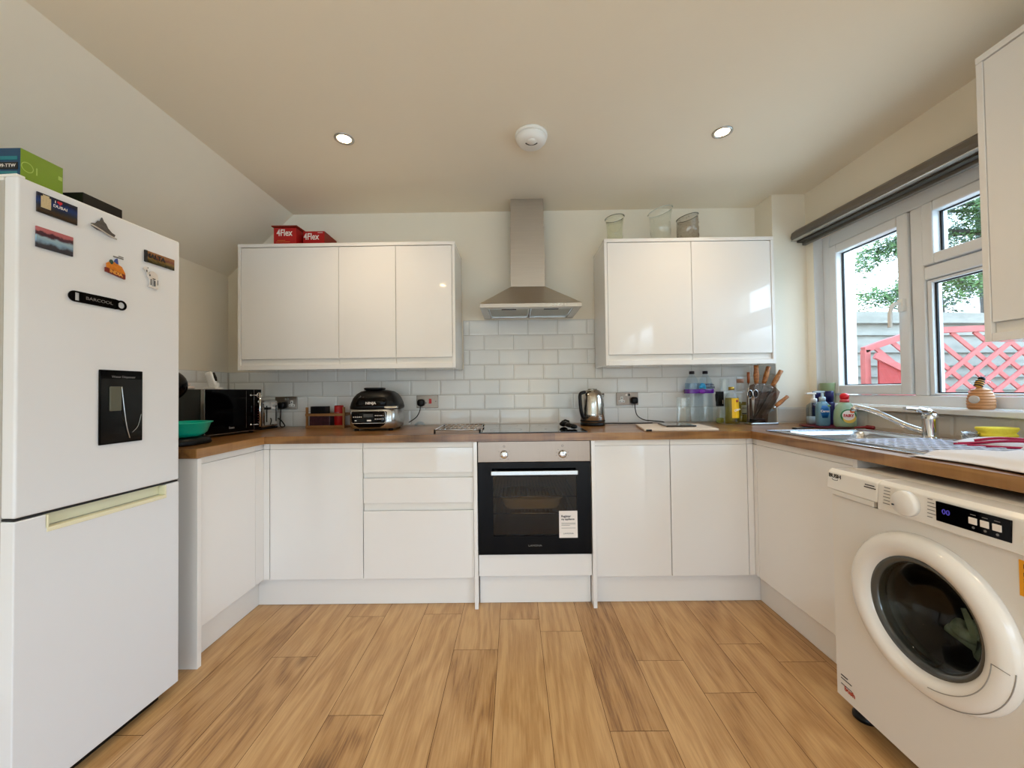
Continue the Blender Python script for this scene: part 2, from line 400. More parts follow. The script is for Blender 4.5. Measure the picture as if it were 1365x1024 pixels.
def bead(y0, y1, z0, z1, par, w=.008):
    b = MB(); x0, x1 = 1.955, 1.963
    b.box(x0, x1, y0, y0 + w, z0, z1); b.box(x0, x1, y1 - w, y1, z0, z1); b.box(x0, x1, y0 + w, y1 - w, z0, z0 + w * .6); b.box(x0, x1, y0 + w, y1 - w, z1 - w * .6, z1); b.build('glazing_seal', M['rubber'], par)
bead(1.926, 2.289, 1.144, 1.929, s1); bead(1.272, 1.76, 1.742, 1.933, s2); 
fx = MB(); fx.box(XF + .01, XB - .01, 1.222, 1.24, 1.09, 1.626); fx.box(XF + .01, XB - .01, 1.79, 1.810, 1.09, 1.626); fx.box(XF + .01, XB - .01, 1.24, 1.79, 1.09, 1.10); fx.box(XF + .01, XB - .01, 1.24, 1.79, 1.612, 1.626)
fxo = fx.build('glazing_bead', M['pvc'], win, bev=.004); bead(1.24, 1.79, 1.10, 1.612, fxo)
for nm, y0, y1, z0, z1 in (('casement_pane', 1.926, 2.289, 1.144, 1.929), ('fanlight_pane', 1.272, 1.76, 1.742, 1.933), ('fixed_pane', 1.24, 1.79, 1.10, 1.612)):
    MB().quad((1.966, y0, z0), (1.966, y1, z0), (1.966, y1, z1), (1.966, y0, z1)).build(nm, M['pane'], win)
h = MB(); h.box(XF - .03, XF - .012, 1.885, 1.912, 1.50, 1.56); h.tube(cat_pts([(XF - .03, 1.90, 1.54), (XF - .055, 1.905, 1.535), (XF - .062, 1.915, 1.50), (XF - .062, 1.918, 1.425)]), .009, 10)
h.build('window_handle', M['white'], win, bev=.003)
MB().prism([(1.848, 1.012), (1.854, 1.008), (1.93, 1.008), (1.93, 1.036), (1.854, 1.036), (1.848, 1.030)], 'y', 1.10, WY1 + .02).build('window_sill', M['pvc'], win)
wr = MB(); wr.box(XR + .001, XF, WY1 - .004, WY1 + .012, WZ0, WZ1); wr.build('reveal_lining', M['pvc'], win)

# garden door behind the camera (frame only around the opening)
d = MB(); d.box(1.95, 2.02, DY0, DY0 + .06, 0, 2.1); d.box(1.95, 2.02, DY1 - .06, DY1, 0, 2.1); d.box(1.95, 2.02, DY0 + .06, DY1 - .06, 2.04, 2.1); d.box(1.95, 2.02, -1.56, -1.49, 0, 2.04)
struct(d.build('door_1', M['pvc'], bev=.004))
d = MB(); d.box(-1.5, 1.5, YF - .12, YF - .06, 1.94, 2.0)  # unseen rear opening, widened to let more daylight into the room
for x in (-1.5, -.53, .47, 1.44): d.box(x, x + .06, YF - .12, YF - .06, 0, 1.94)
struct(d.build('door_2', M['pvc'], bev=.004))

# blind cassette over the window
bl = thing('roller_blind', 'grey roller blind cassette fixed above the window', 'blind', (1.82, 1.9, 2.05))
ya, yb = 2.447, 1.19; sl = -.026
def blp(poly, nm, m_, y0=ya, y1=yb):
    n = len(poly); vs = [(x, y0, z) for x, z in poly] + [(x, y1, z + sl * (ya - y1)) for x, z in poly]
    fs = [tuple(range(n)), tuple(range(n, 2 * n))[::-1]] + [(i, n + i, n + (i + 1) % n, (i + 1) % n) for i in range(n)]
    return MB().add(vs, fs).build(nm, m_, bl, bev=.003)
blp([(1.775, 2.068), (1.768, 2.085), (1.775, 2.112), (1.80, 2.132), (1.868, 2.145), (1.868, 2.062), (1.80, 2.062)], 'cassette', M['blind'])
blp([(1.770, 2.060), (1.80, 2.060), (1.80, 2.067), (1.770, 2.067)], 'front_rail', M['satin'])
blp([(1.808, 2.052), (1.850, 2.052), (1.850, 2.062), (1.808, 2.062)], 'rolled_fabric', M['blindd'])
blp([(1.842, 2.036), (1.866, 2.036), (1.866, 2.062), (1.842, 2.062)], 'bottom_bar', M['blind'])

# ---------------------------------------------------------------- ceiling fittings
def downlight(x, y, label, r=.046):
    t = thing('ceiling_downlight', label, 'ceiling light', (x, y, ZC), group='round recessed ceiling downlights')
    MB().lathe((x, y, ZC), [(r, 0), (r, -.003), (r - .006, -.006), (r - .013, -.004), (r - .015, 0)], 28, close=False).build('bezel', M['satin'], t)
    MB().lathe((x, y, ZC), [(r - .0145, -.0005), (.0001, -.0005)][::1], 24, close=False).build('lamp', M['emit'], t)
    l = bpy.data.lights.new('lamp_light', 'SPOT'); l.energy = LAMP; l.spot_size = R(150); l.spot_blend = .9; l.color = (1, .80, .56); l.shadow_soft_size = .03
    o = bpy.data.objects.new('lamp_light', l); C.objects.link(o); o.parent = t; o.location = (0, 0, -.012)
LAMP = 6
downlight(-.813, 1.849, 'glowing recessed downlight left of the smoke alarm')
downlight(1.02, 1.845, 'glowing recessed downlight right of the smoke alarm')
for x in (-.813, 1.02):  # unseen downlights, added behind the camera to brighten the interior
    for y in (.2, -1.6): downlight(x, y, 'glowing recessed downlight added unseen behind the camera to brighten the room')
sm = thing('smoke_alarm', 'round white smoke alarm on the ceiling between the downlights', 'smoke alarm', (.097, 1.845, ZC))
MB().lathe((.097, 1.845, ZC), [(.078, 0), (.079, -.008), (.076, -.012), (.070, -.014)], 36).build('base_plate', M['white'], sm)
MB().lathe((.097, 1.845, ZC), [(.072, -.013), (.074, -.022), (.071, -.03), (.060, -.042), (.050, -.047), (.001, -.048)], 36).build('body', M['white'], sm)
MB().lathe((.097, 1.815, ZC), [(.020, -.044), (.022, -.052), (.018, -.056), (.001, -.057)], 24).build('test_button', M['white'], sm)
b = MB()
for a in range(-5, 6):
    t = -PI / 2 + a * .22; b.box(.097 + .029 * math.cos(t) - .003, .097 + .029 * math.cos(t) + .003, 1.82 + .026 * math.sin(t) * -.9 - .001, 1.82 - .026 * math.sin(t) * .9 + .004, ZC - .0492, ZC - .0455)
b.box(.143, .147, 1.83, 1.84, ZC - .044, ZC - .036); b.build('sounder_slot', M['textk'], sm)

# ---------------------------------------------------------------- fitted units
BEV = .0015
def xdoor(b, x0, x1, z0, z1, y=YD, jt=False, jb=False, th=.02):
    """door slab facing -Y with a scooped J edge at its top or bottom"""
    pts = [(y, z0), (y, z1)]
    if jt: pts = [(y, z0), (y, z1), (y + .006, z1 + .001), (y + .010, z1 - .022), (y + .02, z1 - .03), (y + .02, z0)]
    elif jb: pts = [(y, z0), (y, z1), (y + .02, z1), (y + .02, z0 + .03), (y + .010, z0 + .022), (y + .006, z0 - .001)]
    else: pts = [(y, z0), (y, z1), (y + th, z1), (y + th, z0)]
    b.prism(pts, 'x', x0, x1)
def basecab(x0, x1, label, doors, drawers=()):
    t = thing('base_cabinet', label, 'cabinet', ((x0 + x1) / 2, 2.3, .15), group='white handleless base cabinets')
    b = MB(); b.box(x0, x1, YD + .0215, 2.60, .15, .835); b.box(x0, x1, YD + .026, 2.60, .835, .868); b.build('body', M['carc'], t)
    MB().box(x0 + .001, x1 - .001, YD + .002, YD + .026, .8395, .868).build('top_rail', M['carc'], t, bev=.001)
    for a, c in doors:
        b = MB(); xdoor(b, a + .0015, c - .0015, .152, .838, jt=True); b.build('door', M['cab'], t, bev=.0012)
    for a, c, z0, z1 in drawers:
        b = MB(); xdoor(b, a + .0015, c - .0015, z0, z1, jt=True); b.build('drawer', M['cab'], t, bev=.0012)
    return t
basecab(-1.304, -.8085, 'white base cabinet with one wide plain door, left of the drawers', [(-1.304, -.8085)])
t = basecab(-.8075, -.221, 'white three drawer base cabinet left of the oven', [], [(-.8075, -.221, .152, .506), (-.8075, -.221, .549, .680), (-.8075, -.221, .708, .838)])
b = MB(); b.box(-.806, -.2225, YD + .012, YD + .021, .508, .548); b.box(-.806, -.2225, YD + .012, YD + .021, .682, .706); b.build('grip_rail', M['carc'], t)
basecab(.419, .8165, 'white base cabinet with plain door, right of the oven', [(.419, .8165)])
basecab(.8175, 1.222, 'white base cabinet with plain door in the right corner', [(.8175, 1.222)])
# corner posts
b = MB(); b.box(-1.338, -1.307, YD + .001, YD + .02, .152, .838); b.box(-1.338, -1.307, YD + .004, YD + .026, .8395, .868); b.box(-1.358, -1.339, 1.985, YD + .02, .152, .838); b.box(-1.36, -1.342, 1.985, YD + .02, .8395, .868); b.box(-1.6, -1.36, YD + .022, 2.5, .15, .838)
tag(b.build('corner_post', M['cab'], bev=.001), 'white filler post in the left inner corner of the units', 'filler post')
b = MB(); b.box(1.224, 1.254, YD + .001, YD + .02, .152, .838); b.box(1.224, 1.254, YD + .004, YD + .026, .8395, .868); b.box(1.256, 1.275, 2.022, YD + .02, .152, .838); b.box(1.26, 1.275, 2.022, YD + .02, .8395, .868); b.box(1.276, 1.6, YD + .022, 2.5, .15, .838)
tag(b.build('corner_post', M['cab'], bev=.001), 'white filler post in the right inner corner of the units', 'filler post')
# left run cabinet (faces +X)
t = thing('base_cabinet', 'white base cabinet on the left run beside the fridge freezer', 'cabinet', (-1.65, 1.8, .15), group='white handleless base cabinets')
b = MB(); b.box(-1.94, -1.3605, 1.628, 1.983, .15, .835); b.box(-1.94, -1.365, 1.628, 1.983, .835, .868); b.build('body', M['carc'], t)
MB().box(-1.362, -1.342, 1.628, 1.983, .8395, .868).build('top_rail', M['carc'], t)
b = MB(); b.prism([(-1.338, .152), (-1.338, .838), (-1.344, .839), (-1.348, .816), (-1.358, .808), (-1.358, .152)], 'y', 1.630, 1.982); b.build('door', M['cab'], t, bev=.0012)
MB().box(XL + .002, -1.325, 1.605, 1.626, 0, .868).build('end_panel', M['cab'], t, bev=.001)
# right run cabinet (faces -X)
t = thing('base_cabinet', 'white base cabinet under the sink, left of the washing machine', 'cabinet', (1.5, 1.73, .15), group='white handleless base cabinets')
b = MB(); b.box(1.2765, 1.85, 1.445, 2.02, .15, .72); b.box(1.28, 1.34, 1.445, 2.02, .72, .835); b.build('body', M['carc'], t)
MB().box(1.258, 1.278, 1.445, 2.02, .8395, .868).build('top_rail', M['carc'], t)
b = MB(); b.prism([(1.256, .152), (1.256, .838), (1.262, .839), (1.266, .816), (1.276, .808), (1.276, .152)], 'y', 1.447, 2.019); b.build('door', M['cab'], t, bev=.0012)
MB().box(1.252, 1.86, 1.424, 1.443, 0, .868).build('end_panel', M['cab'], t, bev=.001)
# plinths
def plinth(x0, x1, y0, y1, label):
    tag(MB().box(x0, x1, y0, y1, .001, .148).build('plinth', M['plinth'], bev=.001), label, 'plinth', 'white plinths under the units')
plinth(-1.388, -.221, 2.085, 2.10, 'white plinth below the left back cabinets and drawers')
plinth(-.197, .395, 2.085, 2.10, 'white plinth below the oven')
plinth(.419, 1.302, 2.085, 2.10, 'white plinth below the cabinets right of the oven')
plinth(-1.404, -1.389, 1.627, 2.10, 'white plinth under the left run beside the fridge freezer')
plinth(1.303, 1.318, 1.445, 2.10, 'white plinth under the sink cabinet')
# oven housing
t = thing('oven_housing', 'white built-in oven housing with side panels down to the floor', 'cabinet', (.1, 2.3, 0))
MB().box(-.219, -.200, 2.022, 2.6, .001, .869).build('side_panel', M['cab'], t, bev=.001)
MB().box(.398, .417, 2.022, 2.6, .001, .869).build('side_panel', M['cab'], t, bev=.001)
MB().box(-.198, .396, YD, YD + .02, .160, .272).build('filler_panel', M['cab'], t, bev=.001)
b = MB(); b.box(-.1985, .3965, 2.12, 2.59, .152, .17); b.build('shelf', M['carc'], t)

# worktop (U shaped) with a cut-out for the sink bowl
b = MB()
b.box(-1.3205, 1.2359, 2.028, YB - .003, WB, WT)
SX0, SX1, SY0, SY1 = 1.36, 1.745, 1.63, 1.965
b.m(1).box(XL + .003, -1.3205, 1.594, YB - .003, WB, WT)
b.box(1.2359, SX0, .30, YB - .003, WB, WT); b.box(SX1, XR - .002, .30, PY - .002, WB, WT); b.box(SX0, SX1, SY1, PY - .002, WB, WT); b.box(SX0, SX1, .30, SY0, WB, WT); b.box(SX0, PX - .002, PY - .002, YB - .003, WB, WT)
tag(b.build('worktop', [M['topx'], M['topy']]), 'long oak-effect worktop running round three sides of the kitchen', 'worktop')
MBs = MB(); MBs.box(1.26, 1.86, .28, .30, 0, .868)
tag(MBs.build('end_panel', M['cab'], bev=.001), 'white end panel holding up the worktop beyond the washing machine', 'panel')

# wall cabinets
def wallcab(x0, x1, doors, label, seams):
    t = thing('wall_cabinet', label, 'cabinet', ((x0 + x1) / 2, 2.47, 1.28), group='white gloss wall cabinets')
    y0 = 2.32; b = MB()
    b.box(x0 + .018, x1 - .018, y0 + .024, 2.628, 1.298, 2.03); b.build('body', M['carc'], t)
    MB().box(x0, x0 + .0165, y0, 2.628, 1.28, 2.027).build('side_panel', M['cab'], t, bev=.001)
    MB().box(x1 - .0165, x1, y0, 2.628, 1.28, 2.027).build('side_panel', M['cab'], t, bev=.001)
    MB().box(x0, x1, y0 - .001, 2.628, 2.0275, 2.048).build('top_panel', M['cab'], t, bev=.001)
    MB().box(x0 + .017, x1 - .017, y0, 2.628, 1.28, 1.3075).build('bottom_panel', M['cab'], t, bev=.001)
    for a, c in doors:
        b = MB(); xdoor(b, a + .0015, c - .0015, 1.345, 2.024, y=y0 + .002, jb=True); b.build('door', M['cab'], t, bev=.0012)
        MB().box(a + .0015, c - .0015, y0 + .014, y0 + .0238, 1.309, 1.343).build('grip_rail', M['carc'], t)
    return t
wallcab(-1.672, -.352, [(-1.6545, -1.059), (-1.059, -.712), (-.712, -.3695)], 'wide white gloss wall cabinet with three doors, left of the cooker hood', 0)
wallcab(.554, 1.574, [(.5715, 1.079), (1.079, 1.5565)], 'white gloss wall cabinet with two doors, right of the cooker hood', 0)
t = thing('wall_cabinet', 'tall white wall cabinet beside the window at the right edge', 'cabinet', (1.71, .98, 1.276), group='white gloss wall cabinets')
MB().box(1.584, 1.868, .682, 1.262, 1.296, 2.20).build('body', M['carc'], t)
MB().box(1.56, 1.868, 1.2645, 1.283, 1.276, 2.206).build('side_panel', M['cab'], t, bev=.001)
MB().box(1.56, 1.868, .66, .68, 1.276, 2.206).build('side_panel', M['cab'], t, bev=.001)
MB().box(1.559, 1.868, .66, 1.283, 2.207, 2.228).build('top_panel', M['cab'], t, bev=.001)
MB().box(1.56, 1.868, .681, 1.2635, 1.276, 1.303).build('bottom_panel', M['cab'], t, bev=.001)
MB().prism([(1.562, 1.339), (1.562, 2.203), (1.582, 2.203), (1.582, 1.37), (1.573, 1.361), (1.568, 1.338)], 'y', .6815, 1.2625).build('door', M['cab'], t, bev=.001)
MB().box(1.574, 1.5838, .6815, 1.2625, 1.304, 1.337).build('grip_rail', M['carc'], t)

# ---------------------------------------------------------------- hood
t = thing('cooker_hood', 'stainless steel chimney cooker hood above the hob', 'cooker hood', (.1, 2.45, 1.627))
hx0, hx1, hy = -.198, .404, 2.262
b = MB(); cx0, cx1, cy = -.014, .204, 2.46
L0 = [(hx0, hy, 1.652), (hx1, hy, 1.652), (hx1, 2.63, 1.652), (hx0, 2.63, 1.652)]; L1 = [(cx0, cy, 1.803), (cx1, cy, 1.803), (cx1, 2.63, 1.803), (cx0, 2.63, 1.803)]
b.add(L0 + L1, [(3, 2, 1, 0), (4, 5, 6, 7), (0, 1, 5, 4), (1, 2, 6, 5), (2, 3, 7, 6), (3, 0, 4, 7)]); b.build('canopy', M['steelh'], t, bev=.001)
b = MB(); b.box(hx0, hx1, hy, hy + .02, 1.627, 1.6515); b.box(hx0, hx1, 2.61, 2.63, 1.627, 1.6515); b.box(hx0, hx0 + .045, hy + .02, 2.61, 1.627, 1.6515); b.box(hx1 - .045, hx1, hy + .02, 2.61, 1.627, 1.6515)
b.box(hx0 + .045, hx1 - .045, hy + .02, hy + .045, 1.627, 1.6515); b.build('rim', M['steelh'], t, bev=.002)
for k, (a, c) in enumerate(((-.15, .096), (.104, .356))):
    fo = MB().box(a, c, hy + .05, 2.605, 1.634, 1.640).build('grease_filter', mat('filter_mesh', (170, 166, 155), .45, .8, var=.25, vscale=500), t)
    b = MB(); b.box(a, c, hy + .05, hy + .056, 1.629, 1.634); b.box(a, c, 2.599, 2.605, 1.629, 1.634); b.box(a, a + .006, hy + .056, 2.599, 1.629, 1.634); b.box(c - .006, c, hy + .056, 2.599, 1.629, 1.634); b.build('filter_frame', M['chrome'], fo)
    m_ = (a + c) / 2; MB().box(m_ - .045, m_ + .045, hy + .07, hy + .085, 1.628, 1.634).build('filter_latch', M['blackm'], fo, bev=.002)
MB().box(cx0, cx1, cy, 2.63, 1.8035, 2.19).build('lower_chimney', M['steelh'], t, bev=.001)
MB().box(cx0 + .003, cx1 - .003, cy + .003, 2.629, 2.1905, 2.3715).build('upper_chimney', M['steelh'], t, bev=.001)
for k in range(5): MB().cyl((.232 + k * .0185, hy, 1.640), (.232 + k * .0185, hy - .004, 1.640), .0045, 12).build('push_button', M['chrome'], t)

# ---------------------------------------------------------------- oven and hob
t = thing('built_in_oven', 'black glass built-in oven with steel control panel and bar handle', 'oven', (.099, 2.3, .275))
ox0, ox1 = -.1965, .3945
MB().box(ox0, ox1, 2.035, 2.06, .760, .868).build('control_panel', mat('oven_steel', (150, 132, 118), .32, 1, var=.06, vscale=8, stretch=(12, 1, 1)), t, bev=.0015)
cv = mat('oven_enamel', (128, 104, 72), .45, var=.1)
b = MB(); wx0, wx1, wz0, wz1 = -.119, .322, .372, .684; yo = 2.036
b.box(ox0, ox1, yo, yo + .03, wz1, .7575); b.box(ox0, ox1, yo, yo + .03, .276, wz0); b.box(ox0, wx0, yo, yo + .03, wz0, wz1); b.box(wx1, ox1, yo, yo + .03, wz0, wz1)
dr = b.build('oven_door', M['black'], t)
MB().box(wx0, wx1, yo + .004, yo + .008, wz0, wz1).build('door_window', M['ovenglass'], dr)
b = MB(); b.box(wx0 - .01, wx1 + .01, 2.53, 2.54, .33, .72); b.box(wx0 - .02, wx0 - .01, 2.068, 2.54, .33, .72); b.box(wx1 + .01, wx1 + .02, 2.068, 2.54, .33, .72); b.box(wx0 - .01, wx1 + .01, 2.068, 2.54, .32, .33); b.box(wx0 - .01, wx1 + .01, 2.068, 2.54, .72, .73)
b.build('oven_cavity', cv, t)
b = MB()
for z in (.47, .56):
    for k in range(24): b.cyl((wx0 - .008 + .0195 * k, 2.10, z), (wx0 - .008 + .0195 * k, 2.50, z), .0016, 5)
    b.cyl((wx0 - .009, 2.10, z), (wx1 + .009, 2.10, z), .003, 6)
b.build('oven_rack', M['satin'], t)
b = MB(); b.rstack((.09, 2.27, .478), [(.15, .12, 0), (.16, .13, .015), (.17, .14, .055), (.178, .148, .058), (.17, .14, .062)], p=5); 
tag(b.build('baking_dish', mat('enamel_dish', (225, 222, 214), .2), bev=0), 'white baking dish on the rack inside the oven', 'baking dish')
b = MB(); b.box(-.126, .323, 1.996, 2.004, .698, .720); b.box(-.11, -.095, 2.004, 2.036, .702, .716); b.box(.29, .305, 2.004, 2.036, .702, .716); b.build('handle', M['satin'], dr, bev=.002)
for x in (-.058, .249):
    k_ = MB().lathe((x, 2.035, .8005), [(.021, 0), (.021, -.004), (.019, -.02), (.016, -.022), (.001, -.022)], 28, axis='y').build('control_knob', M['chrome'], t)
    MB().box(x - .0012, x + .0012, 2.0125, 2.014, .803, .8185).build('pointer', M['textk'], k_)
    for a in range(9):
        th = R(-225 + a * 30 - 0) if x > 0 else R(-210 + a * 80)
        if x < 0 and a > 3: continue
        px, pz = x + .032 * math.cos(th), .8005 + .032 * math.sin(th); MB().cyl((px, 2.0352, pz), (px, 2.0343, pz), .0017, 8).build('scale_mark', M['textk'], t)
    MB().lathe((x, 2.0345, .843), [(.0055, 0), (.004, 0)], 14, axis='y', close=False).build('dial_symbol', M['textk'], t)
text('LAMONA', .013, TF(.099, 2.0355, .322), M['textg'], dr, sx=1.3)
st = MB().box(.226, .322, 2.0335, 2.0355, .362, .502).build('sticker', M['textw'], dr); st['label'] = 'white paper sticker on the oven door'
text('Register', .016, TF(.237, 2.033, .474), M['textk'], dr, align='LEFT', sx=.95, bold=.0004); text('my appliance', .014, TF(.237, 2.033, .459), M['textk'], dr, align='LEFT', sx=.95, bold=.0004)
b = MB()
for z in (.438, .432, .426, .412): b.box(.238, .312 - (z == .426) * .03, 2.0326, 2.0334, z, z + .0016)
b.build('small_print', M['textg'], dr); text('LAMONA', .010, TF(.274, 2.033, .384), M['textk'], dr, sx=1.3)
# hob
t = thing('ceramic_hob', 'flat black glass hob set in the worktop above the oven', 'hob', (.1, 2.33, WT))
MB().box(-.192, .388, 2.062, 2.585, WT + .0002, WT + .0052).build('glass_plate', M['ceramic'], t, bev=.001)
rg = mat('hob_marking', (60, 60, 62), .2)
for x, y, r in ((-.05, 2.2, .09), (.24, 2.2, .07), (-.05, 2.45, .07), (.24, 2.45, .09)):
    MB().lathe((x, y, WT + .0054), [(r, 0), (r - .002, 0)], 48, close=False).build('cooking_zone', rg, t)

# ---------------------------------------------------------------- fridge freezer
FA = Vector((-1.300, 1.488, 0)); FBn = Vector((-1.330, 1.020, 0)); fu = (FBn - FA).normalized(); fn = Vector((-fu.y, fu.x, 0)) * -1
if fn.x < 0: fn = -fn
FM = frame((FA.x, FA.y, 0), fu, (0, 0, 1))          # local x = along the door towards the camera, y = up, z = ?
FM = Matrix(((fn.x, fu.x, 0, FA.x), (fn.y, fu.y, 0, FA.y), (0, 0, 1, 0), (0, 0, 0, 1)))   # local x out of the door, y along it, z up
FW = .470
def TFr(u, z, off=.001):   # text frame on the fridge door: reads from the far edge... left edge is the near one
    p = FM @ Vector((off, u, z)); return frame(p, -fu, (0, 0, 1))
t = thing('fridge_freezer', 'tall white fridge freezer with black water dispenser', 'fridge', (FM @ Vector((-.3, .235, 0))))
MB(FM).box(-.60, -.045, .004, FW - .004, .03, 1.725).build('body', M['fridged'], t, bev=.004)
ud = MB(FM).box(-.041, 0, 0, FW, .810, 1.732).build('fridge_door', M['fridge'], t, bev=.006, seg=4)
lm = MB(FM)
lm.prism([(0, .040), (FW, .040), (FW, .802), (.402, .802), (.402, .764), (.050, .764), (.050, .802), (0, .802)], 'x', -.041, 0)
ldo = lm.build('freezer_door', M['fridge'], t, bev=.003, seg=3)
b = MB(FM); b.box(-.039, -.028, .051, .401, .765, .801); b.box(-.028, .0015, .0505, .4015, .752, .7645); b.box(-.028, .001, .0505, .056, .7645, .800); b.box(-.028, .001, .396, .4015, .7645, .800)
b.build('handle', M['cream'], ldo, bev=.002)
MB(FM).box(-.040, -.004, .002, FW - .002, .8035, .8085).build('door_seal', M['rubber'], t)
b = MB(FM); b.box(-.06, -.008, FW - .022, FW - .003, 1.7325, 1.740); b.box(-.2, -.05, FW - .03, FW - .006, 1.7255, 1.738); b.build('hinge_cover', M['white'], t, bev=.002)
dm = MB(FM); u0, u1, z0, z1 = .143, .277, .978, 1.219
dm.box(.0005, .005, u0, u1, z0, z1); do = dm.build('water_dispenser', M['black'], ud, bev=.002, seg=3)
gm = mat('dispenser_recess', (14, 15, 15), .12)
b = MB(FM); b.box(.005, .010, .215, .25, 1.085, 1.165); b.build('dispenser_lever', mat('lever_plastic', (92, 92, 78), .3), do, bev=.003)
b = MB(FM); b.tube([FM.inverted() @ (FM @ Vector(p)) for p in cat_pts([(.008, .214, 1.165), (.011, .208, 1.09), (.009, .198, 1.03), (.007, .187, .992)])], .0016, 6); b.tube(cat_pts([(.006, .178, 1.01), (.0065, .16, 1.03), (.006, .149, 1.07)]), .0008, 6); b.build('dispenser_trim', M['satin'], do)
b = MB(FM); b.box(.0052, .0056, .147, .273, .983, 1.190); b.build('dispenser_window', gm, do)
text('Water Dispenser', .0105, TFr(.205, 1.197, .0055), M['textg'], do)
for u in (.04, FW - .04): MB(FM).cyl((-.08, u, .001), (-.08, u, .04), .018, 14).build('foot', M['blackm'], t)
MB(FM).box(-.06, -.03, .05, FW - .05, .008, .034).build('base_grille', M['blackm'], t)
# magnets
def mag(name, u, z, w, h, label, c0, kind='plate', rot=0):
    T = FM @ Matrix.Translation((.0005, u, z)) @ Matrix.Rotation(rot, 4, 'X')
    return T
MG = 'magnets on the fridge door'
# photo-style magnets painted by procedural gradient bands
def picmat(name, stops, zdir=True, nz=.2, sc=40):
    m, nt, b = newmat(name); tc = nt.nodes.new('ShaderNodeTexCoord'); sp = nt.nodes.new('ShaderNodeSeparateXYZ'); nt.links.new(tc.outputs['Generated'], sp.inputs[0])
    n = nt.nodes.new('ShaderNodeTexNoise'); n.inputs['Scale'].default_value = sc; nt.links.new(tc.outputs['Object'], n.inputs['Vector'])
    ma = nt.nodes.new('ShaderNodeMath'); ma.operation = 'MULTIPLY_ADD'; nt.links.new(n.outputs[0], ma.inputs[0]); ma.inputs[1].default_value = nz; nt.links.new(sp.outputs[2], ma.inputs[2])
    cr = nt.nodes.new('ShaderNodeValToRGB'); nt.links.new(ma.outputs[0], cr.inputs[0]); e = cr.color_ramp.elements
    e[0].position = stops[0][0]; e[0].color = S(*stops[0][1]); e[1].position = stops[-1][0]; e[1].color = S(*stops[-1][1])
    for p, c in stops[1:-1]: k = e.new(p); k.color = S(*c)
    nt.links.new(cr.outputs[0], b.inputs['Base Color']); b.inputs['Roughness'].default_value = .25; return m
def magthing(name, label, u, z): return thing(name, label, 'magnet', FM @ Vector((.0, u, z)), group=MG)
t = magthing('fridge_magnet', 'rectangular night city photo magnet, top left on the fridge door', .385, 1.68)
MB(FM).box(.0008, .0045, .338, .432, 1.652, 1.708).build('plate', picmat('night_city', [(.1, (14, 10, 10)), (.3, (58, 40, 22)), (.5, (24, 34, 52)), (.75, (8, 44, 104)), (1.0, (8, 18, 48))], nz=.25, sc=160), t)
b = MB(FM); b.box(.0045, .0055, .402, .424, 1.668, 1.70); b.box(.0045, .0055, .406, .420, 1.70, 1.705); b.build('tower', mat('tower_print', (196, 178, 140), .4, var=.3, vscale=300), t)
text('I', .011, TFr(.392, 1.697, .0052), M['textw'], t); text('DUBAI', .0115, TFr(.38, 1.685, .0052), M['textw'], t)
b = MB(FM); b.cyl((.0045, .384, 1.699), (.0055, .384, 1.699), .0035, 10); b.cyl((.0045, .379, 1.699), (.0055, .379, 1.699), .0035, 10); b.add([(.0056, .3875, 1.698), (.0056, .3755, 1.698), (.0056, .3815, 1.691)], [(0, 1, 2)]); b.build('heart', mat('heart_red', (200, 20, 40), .4), t)
t = magthing('fridge_magnet', 'rectangular pink sunset and blue water photo magnet below the city one', .39, 1.585)
MB(FM).box(.0008, .0045, .348, .433, 1.553, 1.611).build('plate', picmat('sunset_bay', [(.1, (40, 40, 52)), (.35, (52, 50, 60)), (.5, (130, 160, 184)), (.68, (150, 176, 190)), (.8, (64, 30, 44)), (.92, (66, 30, 44)), (1.0, (180, 100, 104))], nz=.3, sc=60), t)
t = magthing('fridge_magnet', 'grey metal fort shaped magnet near the top of the fridge door', .265, 1.675)
gy = mat('pewter', (84, 80, 78), .5, .2, var=.5, vscale=160)
b = MB(FM)
def gprism(b, pts, x0, x1):   # pts in (u right-positive, z): right on the picture is -u
    n = len(pts); vs = [(x0, p[0], p[1]) for p in pts] + [(x1, p[0], p[1]) for p in pts]
    b.add(vs, [tuple(range(n)), tuple(range(n, 2 * n))[::-1]] + [(i, n + i, n + (i + 1) % n, (i + 1) % n) for i in range(n)])
gprism(b, [(.302, 1.676), (.290, 1.680), (.284, 1.690), (.276, 1.694), (.273, 1.706), (.268, 1.694), (.262, 1.69), (.256, 1.678), (.245, 1.668), (.234, 1.664), (.238, 1.655), (.262, 1.662), (.285, 1.662), (.300, 1.668)], .001, .007)
b.build('relief', gy, t, bev=.001)
MB(FM).tube(cat_pts([(.0075, .305, 1.67), (.008, .28, 1.664), (.008, .255, 1.656), (.0075, .232, 1.652)]), .0022, 8).build('scroll', mat('pale_pewter', (190, 186, 180), .4, .4), t)
t = magthing('fridge_magnet', 'orange and blue painted magnet with raised lettering', .228, 1.555)
b = MB(FM); gprism(b, [(.258, 1.545), (.258, 1.565), (.250, 1.572), (.236, 1.574), (.214, 1.565), (.203, 1.545), (.207, 1.530)], .001, .007); b.build('relief', mat('orange_paint', (206, 120, 24), .4, var=.3, vscale=150), t, bev=.001)
b = MB(FM); b.ell((.006, .246, 1.572), .004, .006, .008, 10, 8); b.build('tree', mat('green_paint', (40, 70, 50), .4), t)
b = MB(FM); gprism(b, [(.235, 1.57), (.232, 1.585), (.228, 1.589), (.225, 1.57)], .001, .007); b.build('dome', mat('blue_paint', (60, 80, 150), .4), t)
b = MB(FM); gprism(b, [(.262, 1.536), (.262, 1.550), (.204, 1.541), (.204, 1.526)], .0015, .0078); b.build('letter_strip', mat('brick_red_strip', (120, 40, 28), .4), t)
